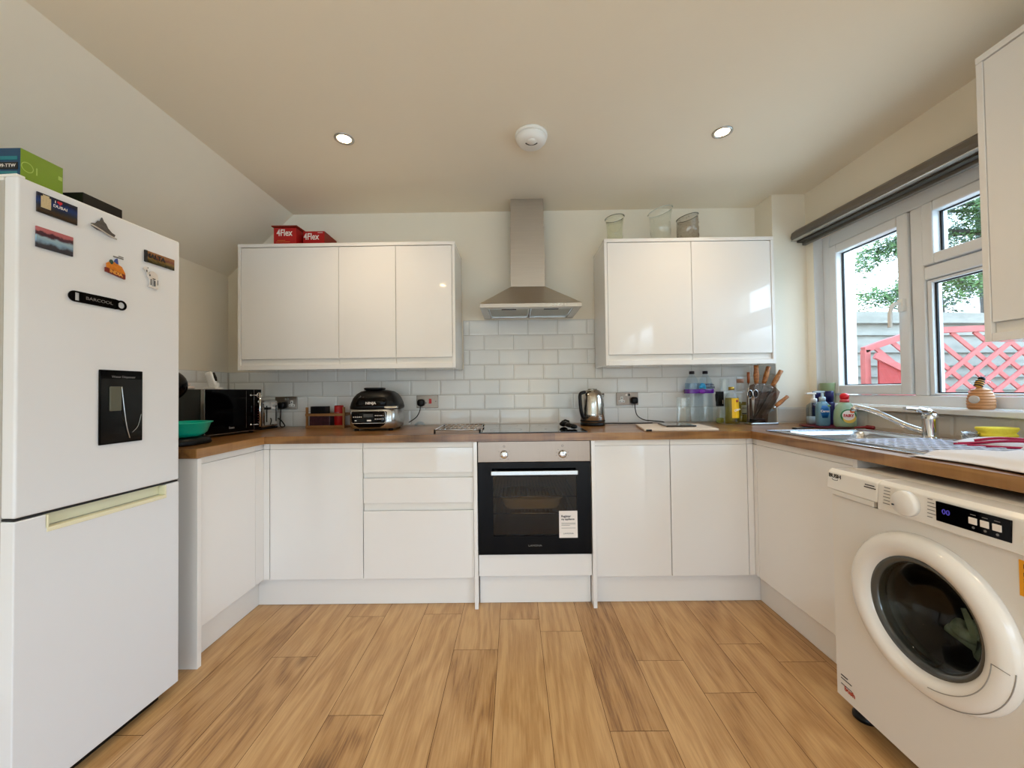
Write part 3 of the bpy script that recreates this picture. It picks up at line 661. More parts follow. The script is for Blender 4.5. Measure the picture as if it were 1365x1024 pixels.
text('INDIA', .0145, frame(FM @ Vector((.0082, .233, 1.5385)), -fu + Vector((0, 0, -.16)), (0, 0, 1)), mat('ochre_letters', (226, 160, 70), .4), t, bold=.0005)
b = MB(FM); b.box(.0005, .0012, .205, .236, 1.592, 1.596); b.box(.0005, .0012, .205, .220, 1.598, 1.601); tag(b.build('paper_strip', M['textg']), 'thin pale strip stuck above the orange magnet', 'sticker')
t = magthing('fridge_magnet', 'dark rectangular magnet with a yellow landscape and raised letters', .082, 1.63)
MB(FM).box(.0008, .0055, .027, .137, 1.611, 1.652).build('plate', picmat('canyon', [(.1, (22, 16, 14)), (.35, (60, 56, 28)), (.6, (120, 92, 44)), (.8, (110, 64, 56)), (1.0, (140, 96, 60))], nz=.4, sc=90), t, bev=.0008)
MB(FM).box(.0009, .006, .129, .1375, 1.6108, 1.6522).build('dark_edge', M['textk'], t)
text('MALTA', .022, TFr(.1, 1.636, .006), M['textk'], t, bold=.0008)
t = magthing('fridge_magnet', 'silver camel shaped magnet below the dark rectangular one', .11, 1.545)
b = MB(FM); gprism(b, [(.142, 1.589), (.136, 1.594), (.129, 1.590), (.128, 1.576), (.122, 1.570), (.116, 1.582), (.108, 1.584), (.100, 1.580), (.093, 1.574), (.090, 1.560), (.094, 1.555), (.094, 1.530), (.099, 1.530), (.101, 1.550), (.107, 1.553), (.112, 1.551), (.114, 1.529), (.119, 1.529), (.120, 1.552), (.128, 1.562), (.134, 1.578), (.142, 1.583)], .001, .006)
b.box(.001, .006, .09, .123, 1.522, 1.5295); b.build('relief', mat('silver_relief', (226, 220, 216), .35, .3, var=.15, vscale=90), t, bev=.0008)
b = MB(FM)
for uu, zz_, w_, h_ in ((.103, 1.540, .0035, .020), (.117, 1.542, .003, .022), (.0925, 1.546, .002, .018), (.121, 1.566, .004, .006), (.132, 1.578, .003, .008), (.106, 1.556, .010, .003), (.128, 1.590, .003, .003)): b.box(.006, .0066, uu - w_ / 2, uu + w_ / 2, zz_ - h_ / 2, zz_ + h_ / 2)
b.build('painted_relief_shade', M['textk'], t)  # black strokes paint the shadows of the camel relief
t = thing('bottle_opener', 'long black flat bottle opener on the fridge door', 'bottle opener', FM @ Vector((0, .273, 1.437)))
b = MB(FM); a, c, zc, hr = .358, .196, 1.4365, .0165; sg = 16
# plate with a slot and a round hole, built as strips
out = [(a - hr + hr * math.sin(t2) if False else a - hr - hr * -math.sin(t2) , zc + hr * math.cos(t2)) for t2 in [PI * k / sg for k in range(sg + 1)]]
out = [(a - hr + hr * math.sin(PI * k / sg), zc + hr * math.cos(PI * k / sg)) for k in range(sg + 1)]
gprism(b, out + [(.343, zc - hr), (.343, zc + hr)][:2] if False else out, .001, .004)
b.box(.001, .004, .343, a - hr, zc - hr, zc + hr)
b.box(.001, .004, .330, .343, zc - hr, zc - hr * .72); b.box(.001, .004, .330, .343, zc + hr * .72, zc + hr)
b.box(.001, .004, .228, .330, zc - hr, zc + hr)
hc = .2125; n_ = 24
vs = []
for x in (.001, .004):
    for k in range(n_): vs.append((x, hc + .0105 * math.cos(2 * PI * k / n_), zc + .0105 * math.sin(2 * PI * k / n_)))
    for k in range(n_): vs.append((x, hc + hr * math.cos(2 * PI * k / n_), zc + hr * math.sin(2 * PI * k / n_)))
fs = []
for k in range(n_):
    j = (k + 1) % n_; fs += [(2 * n_ + k, 2 * n_ + j, 3 * n_ + j, 3 * n_ + k), (n_ + k, n_ + j, 3 * n_ + j, 3 * n_ + k), (k, j, 2 * n_ + j, 2 * n_ + k), (k, j, n_ + j, n_ + k)]
b.add(vs, fs); b.box(.001, .004, .222, .229, zc - hr * .95, zc + hr * .95)
b.build('opener_plate', M['black'], t)
text('BARCOOL', .0135, TFr(.277, zc, .0042), M['textg'], t, sx=1.2)
# boxes on the fridge
t = thing('cardboard_box', 'blue and green cardboard packet on top of the fridge freezer', 'box', (-1.6, 1.17, 1.737))
bx = MB(); bx.box(-1.76, -1.452, 1.118, 1.225, 1.728, 1.872)
bo = bx.build('carton', mat('blue_card', (8, 62, 96), .4), t, bev=.001)
MB().box(-1.4518, -1.4505, 1.1185, 1.2245, 1.729, 1.8715).build('green_side', mat('green_card', (118, 150, 22), .4, var=.15, vscale=12), t)
b = MB(); b.box(-1.7, -1.46, 1.1168, 1.1178, 1.836, 1.847); b.box(-1.7, -1.46, 1.1168, 1.1178, 1.795, 1.802); b.build('teal_stripe', mat('teal_print', (20, 120, 130), .4), t)
b = MB(); b.box(-1.7, -1.458, 1.1166, 1.1176, 1.808, 1.829); b.build('dark_stripe', M['textk'], t)
text('1-99-TTW', .014, TF(-1.494, 1.1163, 1.8185), M['textw'], t); text('BLACK', .014, TF(-1.50, 1.1163, 1.752), M['textw'], t)
Tg = lambda y, z: frame((-1.4503, y, z), (0, 1, 0), (0, 0, 1))
b = MB(); b.lathe((-1.4504, 1.134, 1.757), [(.017, 0), (.014, .0004)], 24, axis='x', close=False); b.build('badge_ring', M['textw'], t)
b = MB(); b.lathe((-1.4505, 1.134, 1.757), [(.014, .0003), (.0005, .0004)], 24, axis='x', close=False); b.build('badge', mat('badge_blue', (20, 90, 130), .4), t)
b = MB(); b.lathe((-1.4506, 1.134, 1.822), [(.015, .0003), (.013, .0004)], 24, axis='x', close=False); b.box(-1.4506, -1.450, 1.155, 1.158, 1.81, 1.832); b.box(-1.4506, -1.450, 1.212, 1.222, 1.828, 1.84); b.build('pale_print', mat('pale_green', (170, 196, 90), .4), t)
t = thing('black_box', 'flat black box lying on top of the fridge freezer', 'box', (-1.5, 1.29, 1.737))
MB().box(-1.62, -1.397, 1.235, 1.362, 1.728, 1.800).build('lid', M['blackm'], t, bev=.002); MB().box(-1.428, -1.404, 1.2335, 1.236, 1.757, 1.766).build('grey_print', M['textg'], t)

# ---------------------------------------------------------------- washing machine (faces -X)
wx = 1.13; wy0, wy1 = .790, 1.390
t = thing('washing_machine', 'white front loading washing machine under the worktop', 'washing machine', (1.42, 1.09, 0))
n_ = 48; b = MB(); cyc, czc = 1.086, .500; ro = .150
# front panel with a round porthole
x0, x1 = wx, wx + .03
def ringpt(k): 
    th = 2 * PI * k / n_; return (cyc + ro * math.cos(th), czc + ro * math.sin(th))
def sqpt(k):
    th = 2 * PI * k / n_; c, s_ = math.cos(th), math.sin(th); ys = (wy1 - cyc) if c > 0 else (cyc - wy0); zs = (.752 - czc) if s_ > 0 else (czc - .055)
    k1 = min(ys / max(abs(c), 1e-6), zs / max(abs(s_), 1e-6)); return (cyc + c * k1, czc + s_ * k1)
ks = [2 * PI * k / n_ for k in range(n_)]
for (yy, zz) in ((wy1, .752), (wy0, .752), (wy0, .055), (wy1, .055)): ks.append(math.atan2(zz - czc, yy - cyc) % (2 * PI))
ks = sorted(ks); nn = len(ks)
vs = []
for th in ks: vs.append((x0, cyc + ro * math.cos(th), czc + ro * math.sin(th)))
for th in ks:
    c, s_ = math.cos(th), math.sin(th); ys = (wy1 - cyc) if c > 0 else (cyc - wy0); zs = (.752 - czc) if s_ > 0 else (czc - .055)
    k1 = min(ys / max(abs(c), 1e-6), zs / max(abs(s_), 1e-6)); vs.append((x0, cyc + c * k1, czc + s_ * k1))
for th in ks: vs.append((x0 + .05, cyc + ro * math.cos(th), czc + ro * math.sin(th)))
fs = []
for k in range(nn):
    j = (k + 1) % nn; fs += [(k, nn + k, nn + j, j), (k, j, 2 * nn + j, 2 * nn + k)]
b.add(vs, fs); b.build('front_panel', M['wm'], t)
b = MB(); b.box(x0 + .001, 1.70, wy1 - .004, wy1, .055, .80); b.box(x0 + .001, 1.70, wy0, wy0 + .004, .055, .80); b.box(1.69, 1.70, wy0, wy1, .055, .80); b.box(x0 + .02, 1.70, wy0, wy1, .055, .06); b.build('cabinet_shell', M['wm'], t)
MB().box(1.135, 1.70, wy0, wy1, .802, .844).build('top_lid', M['wm'], t, bev=.006, seg=3)
# control panel, slightly leaning
pxf = 1.112
b = MB(); b.prism([(pxf, .757), (pxf + .004, .835), (pxf + .018, .846), (1.20, .846), (1.20, .757)], 'y', wy0 - .001, 1.200)
b.prism([(pxf, .776), (pxf + .004, .835), (pxf + .018, .846), (1.20, .846), (1.20, .776)], 'y', 1.200, wy1 + .001)
cp = b.build('control_panel', M['wmd'], t, bev=.004, seg=3)
b = MB(); b.box(pxf + .002, 1.13, 1.215, wy1 - .02, .757, .7755); b.build('drawer_grip', M['wm'], t, bev=.003)
MB().lathe((pxf + .001, 1.108, .801), [(.036, 0), (.035, -.012), (.031, -.018), (.001, -.0185)], 36, axis='x').build('program_dial', M['wmd'], t)
MB().box(pxf - .0195, pxf - .0178, 1.128, 1.134, .790, .794).build('dial_mark', M['textk'], cp)
dd = MB().box(pxf - .0005, pxf + .006, .878, 1.033, .778, .829).build('display_panel', M['black'], t, bev=.001)
def TW(y, z, off=0): return frame((pxf - .0008 - off + (z - .757) * .05, y, z), (0, -1, 0), (0, 0, 1))
text('00', .019, TW(1.008, .806, .0035), mat('display_digit', (60, 52, 140), .4, emit=.35), dd, name='display_digits')
for k in range(3): MB().box(pxf - .003, pxf - .0006, .894 + .0235 * k, .911 + .0235 * k, .796, .812).build('touch_button', M['textw'], dd, bev=.001)
b = MB()
for k in range(3): b.box(pxf - .0012, pxf - .0006, .897 + .0235 * k, .908 + .0235 * k, .818, .8195); b.cyl((pxf - .0012, .9025 + .0235 * k, .788), (pxf - .0006, .9025 + .0235 * k, .788), .003, 8)
b.build('button_print', M['textg'], dd)
text('BUSH', .018, TW(1.357, .823, .0005), M['textk'], cp, bold=.0004, sx=1.15)
b = MB(); b.tube([(pxf + .0022, 1.357 + .012 * math.cos(a), .8135 + .005 * math.sin(a)) for a in [PI + PI * k / 8 for k in range(9)]], .0009, 5); b.build('smile_mark', M['textk'], cp)
MB().box(pxf + .0022, pxf + .004, 1.210, 1.242, .8215, .8245).build('model_print', M['textk'], cp); MB().box(pxf + .0018, pxf + .004, 1.205, 1.245, .814, .817).build('model_print', M['textk'], cp)
rq = random.Random(5)
for sd in (1, -1):
    b = MB()
    for k in range(6):
        yy = 1.108 + sd * .052; zz = .828 - k * .0095; w = rq.uniform(.012, .022)
        b.box(pxf - .0004 + (zz - .757) * .05, pxf + .0006 + (zz - .757) * .05, yy - (w if sd < 0 else 0), yy + (w if sd > 0 else 0), zz, zz + .0022)
    b.build('program_print', M['textg'], cp)
b = MB(); b.box(pxf - .003, pxf + .004, .838, .858, .785, .803); b.build('start_button', M['wmd'], t, bev=.002)
text('>||', .010, TW(.826, .797, .0005), M['textg'], cp)
# porthole door
dr = MB().lathe((wx, cyc, czc), [(.150, -.012), (.158, -.026), (.178, -.034), (.200, -.030), (.213, -.016), (.217, -.002), (.217, .0), (.150, .0)], 64, axis='x', close=False).build('door', M['wmd'], t)
MB().lathe((wx, cyc, czc), [(.150, -.012), (.142, -.014), (.132, -.004), (.130, .02), (.150, .03)], 64, axis='x', close=False).build('door_inner_ring', mat('grey_bezel', (70, 72, 70), .15, coat=.5), dr)
MB().lathe((wx, cyc, czc), [(.1325, -.004), (.11, .012), (.09, .05), (.06, .075), (.001, .082)], 48, axis='x', close=False).build('door_glass', glassmat('porthole_glass', (186, 192, 186), ior=1.28), dr)
b = MB()
for r_, w_ in ((.176, .0012), (.210, .0012)): b.tube([(wx - (.0340 if r_ < .2 else .0205), cyc + r_ * math.cos(a), czc + r_ * math.sin(a)) for a in [PI * (1.02 + .42 * k / 20) for k in range(21)]], w_, 6)
b.tube([(wx - .0345, cyc + r_ * math.cos(PI * 1.02), czc + r_ * math.sin(PI * 1.02)) for r_ in (.176, .195, .21)], .001, 6)
b.build('door_handle', mat('handle_seam', (150, 146, 140), .4), dr)
MB().lathe((wx + .05, cyc, czc), [(.152, -.03), (.17, .0), (.22, .02), (.22, .35), (.001, .36)], 40, axis='x', close=False).build('drum', mat('drum_steel', (90, 90, 92), .35, 1), t)
MB().lathe((wx + .02, cyc, czc), [(.150, .0), (.135, .01), (.135, .03), (.155, .04)], 40, axis='x', close=False).build('door_gasket', mat('gasket_grey', (60, 62, 62), .5), t)
rq = random.Random(11); b = MB()
for k in range(9):
    c = Vector((wx + .17 + rq.uniform(-.03, .05), cyc - .03 + rq.uniform(-.09, .06), czc - .07 + rq.uniform(-.04, .05)))
    pts = [c + Vector((rq.uniform(-.02, .02), rq.uniform(-.07, .07), rq.uniform(-.04, .04))) for _ in range(4)]; b.tube(cat_pts(pts, 6), .016, 8)
tag(b.build('laundry', mat('striped_laundry', (196, 206, 182), .9, var=.5, vscale=40)), 'crumpled pale green striped laundry inside the washing machine drum', 'laundry', None)
sk = MB().box(wx - .0016, wx + .002, .80, .880, .662, .742).build('energy_sticker', mat('orange_sticker', (236, 160, 20), .45), t); sk['label'] = 'orange sticker'
def TS(y, z): return frame((wx - .002, y, z), (0, -1, 0), (0, 0, 1))
text('BUSH', .013, TS(.872, .729), M['textk'], sk, align='LEFT', bold=.0004, sx=1.2); text('Register My', .011, TS(.872, .711), M['textk'], sk, align='LEFT', bold=.0006)
b = MB(); b.box(wx - .0022, wx - .0015, .81, .872, .699, .7015); b.box(wx - .0022, wx - .0015, .81, .872, .694, .6965); b.box(wx - .0022, wx - .0015, .856, .872, .673, .6835); b.box(wx - .0022, wx - .0015, .812, .850, .677, .680); b.build('sticker_print', mat('brown_print', (120, 80, 20), .5), sk)
b = MB(); b.box(wx - .0012, wx + .001, 1.33, 1.372, .119, .1215); b.box(wx - .0012, wx + .001, 1.345, 1.372, .129, .1325); b.box(wx - .0012, wx + .001, 1.33, 1.372, .1, .102); b.build('rating_text', M['textk'], t)
text('bush', .022, frame((wx - .001, 1.338, .093), (0, -1, 0), (0, 0, 1)), mat('red_print', (180, 70, 50), .5), t, bold=.0006)
for yy in (wy0 + .06, wy1 - .045):
    for xx in (1.185, 1.62): MB().lathe((xx, yy, 0), [(.034, .001), (.034, .012), (.026, .02), (.018, .03), (.018, .056)], 24).build('foot', M['blackm'], t)

# ---------------------------------------------------------------- sockets, plugs and cords
def socket(x, z, w, label, sw=None, open_side=None, spur=False):
    t = thing('wall_socket', label, 'socket', (x, YB - .008, z), group='brushed steel wall sockets')
    h_ = .086
    MB().box(x - w / 2, x + w / 2, YB - .015, YB - .007, z - h_ / 2, z + h_ / 2).build('face_plate', mat('socket_steel', (146, 134, 124), .35, 1, var=.05, vscale=20), t, bev=.002)
    return t
def holes(t, x, z):
    b = MB(); b.box(x - .021, x + .021, YB - .0175, YB - .0145, z - .016, z + .0); b.box(x - .009, x + .009, YB - .0175, YB - .0145, z, z + .026); o = b.build('socket_insert', M['white'], t, bev=.002)
    b = MB(); b.box(x - .003, x + .003, YB - .019, YB - .0172, z + .008, z + .018); b.box(x - .015, x - .008, YB - .019, YB - .0172, z - .011, z - .006); b.box(x + .008, x + .015, YB - .019, YB - .0172, z - .011, z - .006); b.build('pin_hole', M['textk'], o)
def rocker(t, x, z, m_): MB().box(x - .005, x + .005, YB - .019, YB - .0148, z - .008, z + .008).build('rocker_switch', m_, t, bev=.001)
def plug(x, z, label, cord, m_=None, lab2=None):
    p = thing('power_plug', label, 'plug', (x, YB - .015, z), group='black mains plugs')
    b = MB(); b.rstack((0, 0, 0), [(.024, .022, 0), (.025, .024, .012), (.021, .021, .026), (.012, .014, .03)], 28, 3)
    T = Matrix.Translation((x, YB - .0195, z)) @ Matrix.Rotation(R(90), 4, 'X'); b.v = [T @ v for v in b.v]; b.build('plug_body', M['blackm'], p)
    MB().tube(cord, .0034, 8).build('cord', M['blackm'], p)
t = socket(-1.557, 1.071, .150, 'double steel socket on the tiles behind the microwave and toaster'); holes(t, -1.517, 1.062); rocker(t, -1.545, 1.098, M['satin']); rocker(t, -1.563, 1.098, M['satin'])
plug(-1.577, 1.056, 'black plug in the socket beside the toaster', cat_pts([(-1.577, YB - .04, 1.042), (-1.576, YB - .045, 1.0), (-1.576, YB - .05, .95), (-1.57, YB - .058, .918), (-1.545, YB - .07, .914), (-1.525, YB - .085, .925), (-1.54, YB - .10, .960), (-1.548, YB - .12, .975)]))
t = socket(-.593, 1.069, .147, 'steel cooker switch plate with red rocker on the tiles by the air fryer'); MB().box(-.582, -.564, YB - .019, YB - .0148, 1.055, 1.088).build('rocker_switch', mat('red_rocker', (196, 30, 26), .3), t, bev=.003)
b = MB(); b.cyl((-.535, YB - .016, 1.07), (-.535, YB - .0148, 1.07), .003, 10); b.cyl((-.602, YB - .016, 1.06), (-.602, YB - .0148, 1.06), .004, 10); b.build('screw', M['blackm'], t)
plug(-.634, 1.062, 'black plug in the red-switched plate by the air fryer', cat_pts([(-.634, YB - .04, 1.045), (-.637, YB - .045, 1.01), (-.655, YB - .06, .97), (-.685, YB - .075, .945), (-.70, YB - .085, .935)]))
t = socket(.766, 1.072, .147, 'double steel socket on the tiles right of the kettle'); holes(t, .727, 1.062); rocker(t, .757, 1.098, M['textw']); rocker(t, .777, 1.098, M['blackm'])
plug(.808, 1.060, 'black plug in the socket right of the kettle', cat_pts([(.808, YB - .04, 1.045), (.808, YB - .045, 1.005), (.82, YB - .05, .96), (.86, YB - .06, .932), (.92, YB - .08, .925), (.97, YB - .11, .920), (.95, YB - .15, .916), (.93, YB - .17, .916)]))
tag(MB().tube(cat_pts([(.585, 2.50, .9155), (.66, 2.52, .9145), (.78, 2.51, .914), (.90, 2.53, .914)]), .003, 8).build('kettle_cord', M['blackm']), 'black cord lying on the worktop right of the kettle', 'cord')

# ---------------------------------------------------------------- worktop items, left to right
# kitchen scale with turquoise bowl
t = thing('kitchen_scale', 'black kitchen scale base on the worktop beside the fridge freezer', 'scale', (-1.53, 1.75, WT))
MB().rstack((-1.53, 1.75, WT), [(.105, .10, .001), (.108, .105, .006), (.10, .098, .030), (.07, .07, .034)], 40, 3).build('body', M['blackm'], t)
MB().box(-1.455, -1.453, 1.651, 1.654, .917, .93).build('display_mark', M['textg'], t)
tag(MB().lathe((-1.525, 1.75, WT + .0345), [(.05, 0), (.075, .002), (.098, .02), (.112, .060), (.120, .064), (.121, .067), (.113, .067), (.110, .063), (.094, .024), (.07, .006), (.001, .005)], 48).build('mixing_bowl', M['teal']), 'turquoise plastic bowl sitting on the black kitchen scale', 'bowl')
# black appliance mostly hidden by the fridge
t = thing('coffee_machine', 'black rounded appliance with chrome trim, mostly hidden behind the fridge freezer', 'coffee machine', (-1.70, 1.80, WT))
MB().rstack((-1.74, 1.79, WT), [(.09, .10, .001), (.095, .105, .02), (.07, .08, .03), (.06, .07, .18)], 32, 4).build('base', M['blackm'], t)
MB().ell((-1.66, 1.79, WT + .272), .115, .09, .085, 32, 16).build('head', M['black'], t)
b = MB(); b.tube([(-1.655 + .106 * math.cos(a), 1.72, WT + .262 + .085 * math.sin(a)) for a in [R(-50 + 6 * k) for k in range(15)]], .003, 8); b.build('chrome_trim', M['chrome'], t)
# microwave
MA = Vector((-1.585, 1.955, 0)); MBn = Vector((-1.522, 2.305, 0)); mu = (MBn - MA).normalized(); mn = Vector((mu.y, -mu.x, 0)); mw = (MBn - MA).length
MM = Matrix(((mn.x, mu.x, 0, MA.x), (mn.y, mu.y, 0, MA.y), (0, 0, 1, 0), (0, 0, 0, 1)))     # x out of the door, y to the right, z up
t = thing('microwave_oven', 'black microwave oven with chrome bar handle in the left corner', 'microwave', MM @ Vector((-.15, mw / 2, WT)))
zb, zt = .922, 1.163
MB(MM).box(-.31, -.018, 0, mw, zb, zt).build('casing', mat('microwave_side', (26, 36, 38), .25, coat=.3), t, bev=.003)
dr = MB(MM).box(-.017, .004, 0, mw * .845, zb + .004, zt - .001).build('door', M['black'], t, bev=.0015)
b = MB(MM); b.box(-.016, .0048, -.0005, .004, zb, zt); b.box(-.016, .0048, 0, mw * .845, zb, zb + .004); b.box(.0035, .0048, mw * .70, mw * .703, zb + .02, zt - .01); b.build('door_trim', M['satin'], dr)
MB(MM).box(-.017, .003, mw * .852, mw, zb + .002, zt - .001).build('control_panel', M['black'], t, bev=.0015)
MB(MM).box(-.016, .0052, mw * .846, mw * .852, zb, zt).build('panel_trim', M['satin'], t)
b = MB(MM); b.cyl((.03, mw * .893, zb + .022), (.03, mw * .893, zt - .02), .006, 12); h_ = b.build('door_handle', M['chrome'], dr)
b = MB(MM)
for z in (zb + .035, zt - .035): b.cyl((.004, mw * .80, z), (.030, mw * .893, z), .003, 8); b.ell((.006, mw * .78, z), .006, .006, .006, 10, 8)
b.build('handle_post', M['chrome'], dr)
b = MB(MM); b.lathe((.003, mw * .955, zt - .035), [(.017, 0), (.015, .002), (.013, .003), (.015, .0035)], 20, axis='x', close=False); b.lathe((.003, mw * .95, zt - .075), [(.013, 0), (.011, .008), (.001, .009)], 20, axis='x'); b.build('timer_dial', M['chrome'], t)
b = MB(MM); rq = random.Random(2)
for k in range(7): b.box(.003, .0036, mw * .93, mw * .93 + rq.uniform(.006, .016), zb + .03 + .015 * k, zb + .034 + .015 * k)
b.build('panel_print', mat('red_brown_print', (110, 40, 36), .4), t)
def TM(u, z): p = MM @ Vector((.0045, u, z)); return frame(p, mu, (0, 0, 1))
text('Swan', .016, TM(mw * .44, zb + .03), M['textg'], dr, bold=.0005)
for u in (.03, mw - .03):
    for x in (-.04, -.26): MB(MM).cyl((x, u, WT + .0005), (x, u, zb + .001), .012, 12).build('foot', M['blackm'], t)
# on the microwave
t = thing('cordless_phone', 'white handset leaning in its cradle on top of the microwave', 'phone', (-1.71, 2.18, zt))
b = MB(); b.box(-.034, .034, -.03, .03, 0, .012); b.box(-.012, .012, .0, .03, .012, .04)
b.v = [Vector((v.x - 1.71, v.y + 2.18, v.z + zt + .0008)) for v in b.v]; b.build('cradle', M['white'], t, bev=.003)
T = Matrix.Translation((-1.705, 2.175, zt + .014)) @ Matrix.Rotation(R(-18), 4, 'Y')
MB(T).rstack((0, 0, 0), [(.018, .010, 0), (.021, .012, .01), (.021, .012, .07), (.020, .011, .085), (.012, .006, .09)], 24, 4).build('handset', M['white'], t)
MB(T).rstack((.022, .004, .03), [(.004, .006, 0), (.006, .009, .02), (.004, .006, .05)], 16, 3).build('handset_clip', M['blackm'], t)
for k, (zz, rx) in enumerate(((0, .062), (.0185, .048))):
    b = MB(); b.rstack((-1.81 - k * .012, 2.06, zt + .001 + zz), [(rx - .006, .05, 0), (rx, .056, .006), (rx, .056, .012), (rx - .006, .05, .0175)], 28, 5)
    tag(b.build('folded_cloth', mat('pale_cloth%d' % k, (214, 200, 192), .9)), ['larger folded pale cloth lying directly on the microwave', 'smaller folded pale cloth on top of the other one on the microwave'][k], 'cloth', 'folded cloths on the microwave')
# toaster
t = thing('toaster', 'chrome toaster between the microwave and the wall socket', 'toaster', (-1.64, 2.48, WT))
b = MB(); b.box(-1.82, -1.572, 2.40, 2.565, .920, 1.092); b.build('casing', M['chrome'], t, bev=.018, seg=4)
MB().box(-1.60, -1.5715, 2.392, 2.3995, .93, 1.085).build('end_plate', M['satin'], t, bev=.003)
b = MB(); b.box(-1.5715, -1.5695, 2.435, 2.44, .955, 1.06); b.box(-1.5715, -1.5695, 2.53, 2.535, .955, 1.06); b.box(-1.80, -1.60, 2.44, 2.46, 1.0915, 1.0935); b.box(-1.80, -1.60, 2.50, 2.52, 1.0915, 1.0935); b.build('slot', M['blackm'], t)
b = MB(); b.box(-1.572, -1.554, 2.42, 2.455, 1.035, 1.05); b.box(-1.64, -1.575, 2.386, 2.392, 1.03, 1.037); b.build('lever', M['blackm'], t, bev=.002)
MB().box(-1.81, -1.58, 2.405, 2.56, WT + .0005, .9195).build('base', M['blackm'], t)
# wooden crate with contents
t = thing('wooden_crate', 'small thin-slatted wooden crate against the tiles', 'crate', (-1.225, 2.55, WT))
cx0_, cx1_, cy0_, cy1_ = -1.352, -1.101, 2.488, 2.612
b = MB(); b.box(cx0_, cx1_, cy0_, cy1_, WT + .0005, WT + .008)
for x in (cx0_, cx1_ - .012):
    for y in (cy0_, cy1_ - .012): b.box(x, x + .012, y, y + .012, WT + .008, WT + .135)
b.box(cx0_, cx1_, cy0_ - .003, cy0_, WT + .078, WT + .094); b.box(cx0_, cx1_, cy1_, cy1_ + .003, WT + .078, WT + .094); b.box(cx0_ - .003, cx0_, cy0_, cy1_, WT + .078, WT + .094); b.box(cx1_, cx1_ + .003, cy0_, cy1_, WT + .078, WT + .094); b.box(cx0_, cx1_, cy0_ - .003, cy0_, WT + .0005, WT + .018)
b.build('frame', M['crate'], t)
tag(MB().box(-1.334, -1.235, 2.512, 2.575, WT + .085, WT + .140).build('tea_box', M['blackm'], bev=.002), 'black carton standing in the left of the wooden crate', 'box')
tag(MB().box(-1.336, -1.20, 2.50, 2.60, WT + .0085, WT + .0842).build('packet', mat('dark_print_packet', (64, 34, 40), .3, var=.9, vscale=60), bev=.004), 'dark patterned packet low in the wooden crate, under the black carton', 'packet')
t = thing('drink_can', 'red tin standing at the right end of the wooden crate', 'can', (-1.157, 2.535, WT + .0085))
MB().lathe((-1.157, 2.535, WT + .0085), [(.026, 0), (.029, .004), (.029, .130), (.026, .136), (.025, .134)], 28).build('body', M['red'], t); MB().box(-1.172, -1.145, 2.5048, 2.5068, WT + .098, WT + .101).build('pale_print', M['textg'], t)
# air fryer grill
ax, ay = -.845, 2.385
t = thing('grill_air_fryer', 'steel and black domed grill air fryer left of the cooling rack', 'air fryer', (ax, ay, WT))
rz_ = R(3)
TA = Matrix.Translation((ax, ay, WT)) @ Matrix.Rotation(rz_, 4, 'Z')
MB(TA).rstack((0, 0, 0), [(.130, .125, .012), (.138, .135, .020), (.142, .138, .06), (.140, .136, .125), (.134, .130, .132)], 56, 5).build('body', M['satin'], t)
b = MB(TA)
for x in (-.1, .1):
    for y in (-.09, .09): b.cyl((x, y, .0005), (x, y, .014), .014, 12)
b.build('foot', M['blackm'], t)
ld = MB(TA).rstack((0, 0, 0), [(.146, .140, .128), (.148, .142, .140), (.142, .138, .165), (.130, .128, .195), (.112, .112, .218), (.088, .09, .234), (.05, .055, .241)], 56, 3.6).build('lid', M['blackm'], t)
MB(TA).rstack((-.01, -.03, .236), [(.045, .04, 0), (.055, .055, .008), (.058, .06, .016), (.05, .05, .020)], 32, 4).build('lid_handle', M['blackm'], ld)
b = MB(TA); b.box(.075, .15, -.142, -.11, .132, .146); b.build('hinge_trim', M['chrome'], ld, bev=.004)
fp = MB(TA).rstack((.0, -.1285, 0), [(.085, .018, .148), (.088, .022, .155), (.084, .018, .185), (.075, .006, .198)], 40, 5).build('lid_badge_panel', M['black'], ld)
Tb = TA @ Matrix.Rotation(R(90), 4, 'X')
text('NINJA', .020, TA @ frame((.002, -.1525, .164), (1, 0, 0), (0, 0, 1)), M['textw'], ld, bold=.0003, sx=1.1)
b = MB(TA); rq = random.Random(4)
for k in range(4):
    x = -.075 + .022 * k; b.tube([(x, -.126, .196), (x + .010, -.118, .204), (x + .004, -.110, .210), (x + .013, -.105, .213)], .0015, 6)
b.build('lid_scroll_print', M['textg'], ld)
pn = MB(TA).rstack((-.012, -.134, 0), [(.06, .006, .022), (.085, .014, .035), (.098, .016, .06), (.102, .016, .112), (.09, .010, .118)], 48, 6).build('control_panel', M['black'], t)
b = MB(TA); fr_ = [(-.110, .050), (-.110, .112), (-.102, .118), (.078, .118), (.086, .112), (.086, .058), (.078, .048), (-.100, .048), (-.110, .054)]
b.tube([(x, -.1505, z) for x, z in fr_], .0022, 6); b.build('panel_trim', M['satin'], pn)
b = MB(TA); rq = random.Random(8)
for k in range(5): b.box(-.1 + .011 * k, -.094 + .011 * k, -.1515, -.1505, .083, .087); b.box(.025 + .011 * k, .031 + .011 * k, -.1515, -.1505, .09, .094); b.box(.025 + .011 * k, .031 + .011 * k, -.1515, -.1505, .07, .074)
b.box(-.02, .004, -.1515, -.1505, .060, .068); b.box(-.09, -.08, -.1515, -.1505, .062, .066); b.build('panel_print', M['textw'], pn)
MB(TA).box(-.04, .015, -.1512, -.1503, .083, .102).build('display', mat('lcd_grey', (52, 50, 48), .2), pn)
t = None
